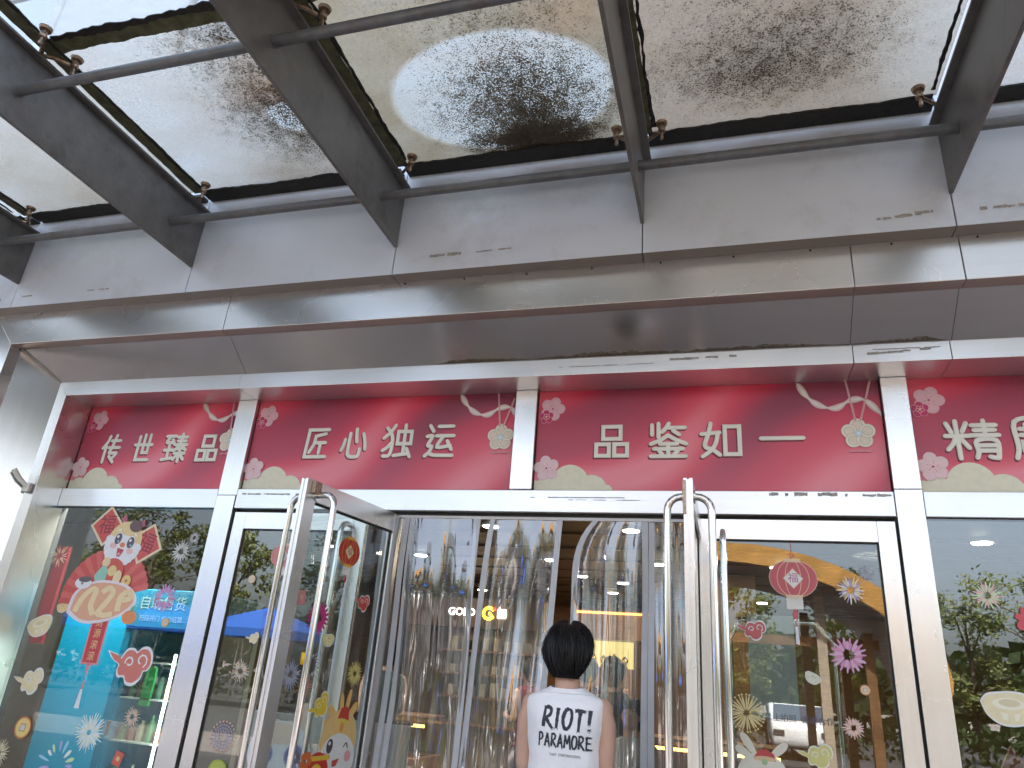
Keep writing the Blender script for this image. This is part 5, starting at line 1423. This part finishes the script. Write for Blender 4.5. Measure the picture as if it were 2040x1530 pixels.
def person(label, loc, rz, s=1.0, tee=m_tee, trs=m_jeans, strands=300, group=None, key='a'):
    t = thing('person', label, 'person', loc, group, rz)
    t.scale = (s, s, s)
    if key not in P_MESH:
        P_MESH[key] = (hair_mesh(strands, 5).build('h', m_hair, smooth=True), shirt_mesh().build('s', m_tee, smooth=True), trousers_mesh().build('t', m_jeans, smooth=True), shoe_mesh().build('o', m_white, smooth=True))
        for o in P_MESH[key]: COL.objects.unlink(o)
    h, sh_, tr_, so_ = (o.data for o in P_MESH[key])
    for nm, me, mt in (('body', BODY, m_skin), ('hair', h, m_hair), ('shirt', sh_, tee), ('trousers', tr_, trs), ('shoes', so_, m_white)):
        o = bpy.data.objects.new(nm, me); COL.objects.link(o); o.parent = t
        if not me.materials: me.materials.append(mt)
        o.material_slots[0].link = 'OBJECT'; o.material_slots[0].material = mt
        if nm == 'shirt':
            so = o.modifiers.new('cloth', 'SOLIDIFY'); so.thickness = .003; so.offset = -1
    for sx in (-1, 1):
        e = MB(); e.ball((sx * .030, .094, 1.668), .013, .008, .007, m=0); e.ball((sx * .030, .100, 1.668), .006, .004, .006, 10, 7, m=1)
        e.build('eye', [ink((.7, .68, .66)), ink((.02, .015, .012))], t, smooth=True, local=True)
    ph = MB(); ph.box(-.038, .038, .300, .309, 1.12, 1.265); ph.build('phone', m_rubber, t, local=True, bevel=.004)
    return t
man = person('young man with black hair in a white sleeveless shirt seen from behind', (-.770, 3.75, 0), radians(-2), 1.0, key='man', strands=4200)
# print on the back of the shirt: brush strokes laid on the cloth
sm_ = [o for o in kids(man) if o.name.startswith('shirt')][0]
bv = BVHTree.FromPolygons([v.co for v in sm_.data.vertices], [tuple(p.vertices) for p in sm_.data.polygons])
LET = {
 'R': [[(.08, .02), (.18, .98)], [(.06, .93), (.45, 1), (.78, .88), (.70, .62), (.22, .46)], [(.34, .46), (.62, .22), (1.0, -.04)]],
 'I': [[(.50, 1), (.42, .5), (.32, .0)]],
 'O': [[(.55, 1), (.25, .86), (.06, .48), (.18, .1), (.48, .0), (.82, .2), (.96, .6), (.82, .92), (.50, .97)]],
 'T': [[(.0, .92), (.5, .95), (1, .90)], [(.56, .92), (.50, .45), (.44, -.08)]],
 '!': [[(.52, 1), (.42, .55), (.36, .30)], [(.36, .08), (.40, .0)]],
 'P': [[(.14, 1), (.12, .5), (.06, .0)], [(.10, .96), (.55, 1), (.82, .78), (.62, .52), (.18, .44)]],
 'A': [[(.02, .0), (.30, .6), (.48, 1)], [(.48, 1), (.70, .5), (.92, -.04)], [(.16, .36), (.80, .34)]],
 'M': [[(.05, .0), (.14, .55), (.18, .98)], [(.18, .96), (.36, .6), (.50, .32)], [(.50, .32), (.68, .66), (.84, 1)], [(.84, 1), (.90, .5), (.98, -.06)]],
 'E': [[(.16, 1), (.14, .5), (.10, .0)], [(.14, .96), (.92, .92)], [(.14, .52), (.76, .48)], [(.10, .03), (.96, .0)]],
}
pr = MB(); lay = [0]
def on_shirt(x, z, off):
    h = bv.ray_cast(Vector((x, -1, z)), Vector((0, 1, 0)))
    y = h[0].y if h[0] else -.12
    return (x, y - .0012 - off, z)
def brush(pts, w, seed):
    r = random.Random(seed); p = smooth_pts(pts, 5) if len(pts) > 2 else [tuple(Vector(pts[0]).lerp(Vector(pts[1]), i / 6)) for i in range(7)]
    k = len(p); lay[0] += .00006
    ws = [w * (1.05 - .35 * (i / (k - 1))) * r.uniform(.82, 1.15) for i in range(k)]
    for q in ribbon(p, ws):
        pr.add([on_shirt(a, b, lay[0]) for a, b in q], [(0, 1, 2, 3)])
    # dry brush hair at the end of the stroke
    t = (Vector(p[-1]) - Vector(p[-2])).normalized(); nn = Vector((-t.y, t.x))
    for q in range(3):
        o = Vector(p[-1]) + nn * w * (q - 1) * .36; e = o + t * w * r.uniform(.2, .8)
        pr.add([on_shirt(*(o - nn * w * .1), lay[0]), on_shirt(*(o + nn * w * .1), lay[0]), on_shirt(*e, lay[0])], [(0, 1, 2)])
def word(txt, x0, x1, zb, h, w, drop, seed):
    ws = {'I': .55, '!': .5, 'M': 1.25}
    tot = sum(ws.get(c, 1) for c in txt) + .22 * (len(txt) - 1); u = (x1 - x0) / tot; x = x0
    for i, c in enumerate(txt):
        cw = ws.get(c, 1) * u; zz = zb - drop * (x - x0) / (x1 - x0)
        for j, st in enumerate(LET[c]):
            brush([(x + a * cw, zz + b * h) for a, b in st], w, seed + i * 7 + j)
        x += cw + .22 * u
word('RIOT!', -.080, .150, 1.318, .086, .0175, .002, 1)
word('PARAMORE', -.097, .147, 1.240, .054, .0098, .004, 99)
pr.build('printed_lettering', m_print, sm_, local=True)
p2 = MB()
for poly in text_polys('THAT  STARTSMOCKING', .0165):
    p2.add([on_shirt(a * .78 + .03, b + 1.206, .0001) for a, b in poly], [tuple(range(len(poly)))])
p2.build('printed_small_lettering', m_print, sm_, local=True)

# customers inside, seen dimly through the curtain
clo = lambda n, c: pm(n, c, .85)
person('customer in dark maroon top standing inside behind the curtain', (-1.55, 8.6, .02), radians(15), 1.0, clo('maroon_cloth', (.12, .02, .03)), m_jeans, key='in')
person('customer in black coat standing inside near the counter', (-1.15, 8.0, .02), radians(-20), .98, clo('black_cloth', (.02, .02, .022)), m_jeans, key='in')
person('customer in dark striped grey top further inside', (-1.36, 9.2, .02), radians(160), 1.03, clo('grey_cloth', (.10, .10, .11)), m_jeans, key='in')
person('customer in dark red top at the back left', (-2.3, 8.9, .02), radians(60), .97, clo('red_cloth', (.20, .03, .06)), m_jeans, key='in')
person('customer in dark green top behind the left curtain', (-3.35, 7.2, .02), radians(40), 1.0, clo('green_cloth', (.03, .08, .07)), m_jeans, key='in')
person('small child in pale grey shirt facing out beside the man', (-.66, 5.35, .02), radians(176), .80, clo('pale_cloth', (.42, .41, .38)), m_jeans, key='in')
# the printed copies of the small meshes are not needed in the scene

# ------------------------------------------------------------------ forecourt opposite the shop (seen in the glass)
def leafmat(name, a, b):
    m, nt, out = newmat(name)
    p = nd(nt, 'ShaderNodeBsdfPrincipled'); p.inputs['Roughness'].default_value = .55
    n = noise_(nt, coords(nt), 1.4, 4); n2 = noise_(nt, coords(nt), 9, 2)
    c = ramp(nt, math_(nt, 'ADD', math_(nt, 'MULTIPLY', n, .7), math_(nt, 'MULTIPLY', n2, .3)), [(.35, a), (.65, b)])
    nt.links.new(c, p.inputs['Base Color'])
    t = nd(nt, 'ShaderNodeBsdfTranslucent'); nt.links.new(c, t.inputs[0])
    mx = nd(nt, 'ShaderNodeMixShader'); mx.inputs[0].default_value = .3
    nt.links.new(p.outputs[0], mx.inputs[1]); nt.links.new(t.outputs[0], mx.inputs[2]); nt.links.new(mx.outputs[0], out.inputs[0])
    return m
m_leaf = [leafmat('yellow_green_leaves', (.06, .09, .015), (.17, .18, .035)), leafmat('dark_green_leaves', (.018, .038, .012), (.06, .09, .025))]
m_bark = pm('bark', (.11, .085, .06), .9, var=.3, scale=8)
def tree_meshes(seed, H, R, narrow=1.0):
    r = random.Random(seed); tb = MB()
    tb.tube([(0, 0, 0), (.05, .02, H * .3), (-.04, .05, H * .6), (0, 0, H * .9)], [.16, .12, .08, .03], 8)
    cl_ = []
    for i in range(30):
        a = r.uniform(0, 2 * pi); zz = H * r.uniform(.32, .97); k = sin(pi * min(1, (zz / H - .22) / .9)) ** .7
        rr = R * narrow * k * r.uniform(.35, 1)
        c = Vector((rr * cos(a), rr * sin(a), zz)); cl_.append((c, r.uniform(.35, .75) * R * .42))
        if i < 12: tb.tube([(0, 0, zz * .7), tuple(c * .5 + Vector((0, 0, zz * .42))), tuple(c)], [.05, .03, .012], 5)
    lb = MB(); vs = []; fs = []
    for c, cr in cl_:
        for _ in range(95):
            d = Vector((r.gauss(0, 1), r.gauss(0, 1), r.gauss(0, .8))).normalized() * cr * r.uniform(.35, 1.1)
            p = c + d; q = .13 * r.uniform(.6, 1.2)
            u = Vector((r.gauss(0, 1), r.gauss(0, 1), r.gauss(0, 1))).normalized(); w = u.orthogonal().normalized()
            b = len(vs); vs += [p - u * q, p + w * q * .5, p + u * q, p - w * q * .5]; fs.append((b, b + 1, b + 2, b + 3))
    lb.add(vs, fs)
    return tb, lb
TREES = []
for k, (seed, H, R, nr) in enumerate(((1, 8.2, 2.9, 1), (2, 9.2, 2.3, .8), (3, 6.8, 2.2, .9))):
    tb, lb = tree_meshes(seed, H, R, nr)
    t = bpy.data.objects.new('street_tree', None); TREES.append((t, tb.build('trunk', m_bark, smooth=True).data, lb.build('crown', m_leaf[k % 2]).data))
for o in [o for o in bpy.data.objects if o.name.startswith(('trunk', 'crown'))]: bpy.data.objects.remove(o)
SPOTS = [(-34, -21, 0, 1.1), (-30.5, -23, 1, 1.05), (-27.5, -21.5, 0, 1.0), (-24.5, -23, 1, .95), (-22.2, -21, 2, 1.0), (-18.5, -24, 1, .92), (-15, -25, 2, 1.0), (-11, -27, 0, .85), (-7, -26, 2, .95), (-3, -28, 1, .8),
         (.5, -26, 2, .9), (3.8, -22, 2, .93), (8.4, -23, 2, .85), (10.6, -21.5, 0, .85), (13.5, -22, 1, .9), (-38, -22, 1, 1.1)]
for i, (x, y, k, s) in enumerate(SPOTS):
    t = thing('street_tree', 'leafy street tree across the car park, mirrored in the shop glass', 'tree', (x, y, 0), 'trees across the car park', rnd.uniform(0, 6))
    t.scale = (s, s, s)
    for nm, me in (('trunk', TREES[k][1]), ('crown', TREES[k][2])):
        o = bpy.data.objects.new(nm, me); COL.objects.link(o); o.parent = t
hm = MB(); vs = []; fs = []; r = random.Random(4)
for i in range(5200):
    p = Vector((r.uniform(-45, 28), -19.2 + r.gauss(0, .35), r.uniform(.05, 1.15))); q = .13
    u = Vector((r.gauss(0, 1), r.gauss(0, 1), r.gauss(0, 1))).normalized(); w = u.orthogonal().normalized(); b = len(vs)
    vs += [p - u * q, p + w * q * .6, p + u * q, p - w * q * .6]; fs.append((b, b + 1, b + 2, b + 3))
hm.add(vs, fs); tag(hm.build('hedge', m_leaf[1]), 'low green hedge along the car park', 'hedge', kind='stuff')
wm = MB(); vs = []; fs = []
for i in range(9000):
    p = Vector((r.uniform(-75, 60), -36 + r.gauss(0, 1.6), 0)); p.z = r.uniform(0, 1) ** .8 * (4.6 + 1.2 * noise.noise((p.x * .25, 0, 0))); q = .42
    u = Vector((r.gauss(0, 1), r.gauss(0, 1), r.gauss(0, 1))).normalized(); w = u.orthogonal().normalized(); b = len(vs)
    vs += [p - u * q, p + w * q * .7, p + u * q, p - w * q * .7]; fs.append((b, b + 1, b + 2, b + 3))
wm.add(vs, fs); tag(wm.build('far_wood', m_leaf[1]), 'dense dark wood behind the car park', 'wood', kind='stuff')
# timber pavilion with curved roof
pv = thing('timber_pavilion', 'golden brown timber pavilion with curved roof in front of the shop', 'pavilion', (.5, -9, 0))
arc = []
for i in range(25):
    u = i / 24; a = radians(175 - 190 * u)
    arc.append((-.3 + 4.0 * cos(a), 1.75 + 2.5 * sin(a) if sin(a) > 0 else 1.75 + 1.2 * sin(a)))
arc = [p for p in arc if p[1] > 1.2]
outer = [(x * 1.0 + (.16 if x > 0 else -.16), z + .16) for x, z in arc]
m_tim = pm('golden_timber', (.50, .26, .07), .45, var=.25, scale=3, stretch=(1, 8, 1))
m_tim_d = pm('brown_timber', (.17, .085, .035), .5, var=.3, scale=3, stretch=(1, 8, 1))
pr_ = MB(); pr_.prism(arc + outer[::-1], -11.5, -7.08, 'y'); pr_.build('roof', m_tim_d, pv)
pr_ = MB(); pr_.prism([(x, z - .10) for x, z in arc] + [(x, z + .12) for x, z in outer[::-1]], -7.07, -6.95, 'y'); pr_.build('fascia_board', m_tim, pv)
for x in (1.75, 2.6, -2.9):
    for y in (-7.6, -11): MB().box(x - .09, x + .09, y - .09, y + .09, 0, 3.6 if abs(x) < 2.2 else 2.9).build('post', pm('pale_post', (.42, .34, .26), .6) if x == 1.75 else m_tim_d, pv)
MB().box(-3, 2.8, -7.72, -7.6, 2.6, 2.78).build('tie_beam', m_tim_d, pv)
# blue market tents
for i, (x, y) in enumerate(((-19.5, -14.5), (-15.6, -14.5), (-25.5, -13.5))):
    t = thing('market_tent', ('blue market tent on steel legs across the forecourt', 'second blue market tent right of the first one', 'blue market tent farthest to the left')[i], 'tent', (x, y, 0))
    tm = MB(); tm.add([(x - 1.9, y - 1.5, 2.5), (x + 1.9, y - 1.5, 2.5), (x + 1.9, y + 1.5, 2.5), (x - 1.9, y + 1.5, 2.5), (x, y, 3.3)], [(0, 1, 4), (1, 2, 4), (2, 3, 4), (3, 0, 4)])
    for a, b in ((0, 1), (1, 2), (2, 3), (3, 0)):
        q = [tm.v[a], tm.v[b]]; tm.add([q[0], q[1], (q[1][0], q[1][1], 2.22), (q[0][0], q[0][1], 2.22)], [(0, 1, 2, 3)])
    tm.build('canvas', ink((.02, .09, .42)), t)
    for sx in (-1.85, 1.85):
        for sy in (-1.45, 1.45): MB().tube([(x + sx, y + sy, 0), (x + sx, y + sy, 2.5)], .03, 8).build('leg', m_chrome, t)
# parked cars
def car(label, x, y, rz, paint):
    t = thing('parked_car', label, 'car', (x, y, 0), None, rz)
    prof = [(-2.2, .35), (-2.25, .75), (-1.9, .95), (-1.35, 1.0), (-.75, 1.48), (.75, 1.5), (1.55, 1.05), (2.15, .95), (2.25, .6), (2.2, .35)]
    b = MB(); b.prism(prof, -.85, .85, 'y'); b.build('body', paint, t, local=True, bevel=.08, smooth=True)
    for s in (-1, 1):
        w = MB(); w.prism([(-1.2, 1.02), (-.72, 1.40), (.68, 1.42), (1.35, 1.04)], s * .855 - .004, s * .855 + .004, 'y'); w.build('side_window', m_upglass, t, local=True)
        for wx in (-1.4, 1.4):
            w = MB(); w.tube([(wx, s * .70, .33), (wx, s * .88, .33)], .33, 20); wh = w.build('wheel', m_rubber, t, local=True)
            w = MB(); w.tube([(wx, s * .86, .33), (wx, s * .89, .33)], .2, 16); w.build('rim', m_chrome, wh, local=True)
        w = MB(); w.box(2.2, 2.27, s * .65 - .15, s * .65 + .15, .66, .80); w.build('headlight', m_chrome, t, local=True)
    w = MB(); w.add([(.80, -.7, 1.475), (.80, .7, 1.475), (1.56, .75, 1.075), (1.56, -.75, 1.075)], [(0, 1, 2, 3)]); w.build('windscreen', m_upglass, t, local=True)
pw = pm('white_car_paint', (.7, .7, .7), .25, spec=.6); pb_ = pm('grey_car_paint', (.10, .10, .11), .25); pg = pm('silver_car_paint', (.4, .41, .43), .3, .5)
car('white car parked nose towards the shop', 1.9, -17.8, radians(90), pw)
car('second white car parked further left', -.9, -17.9, radians(90), pg)
car('dark grey car parked between tent and white car', -4.2, -17.8, radians(90), pb_)
car('white car parked on the right by the trees', 12.5, -17.8, radians(90), pw)
car('silver car parked on the far left', -10.5, -17.8, radians(90), pg)

for o in list(bpy.data.objects):
    if o.name in ('h', 's', 't', 'o') and not o.users_collection: bpy.data.objects.remove(o)
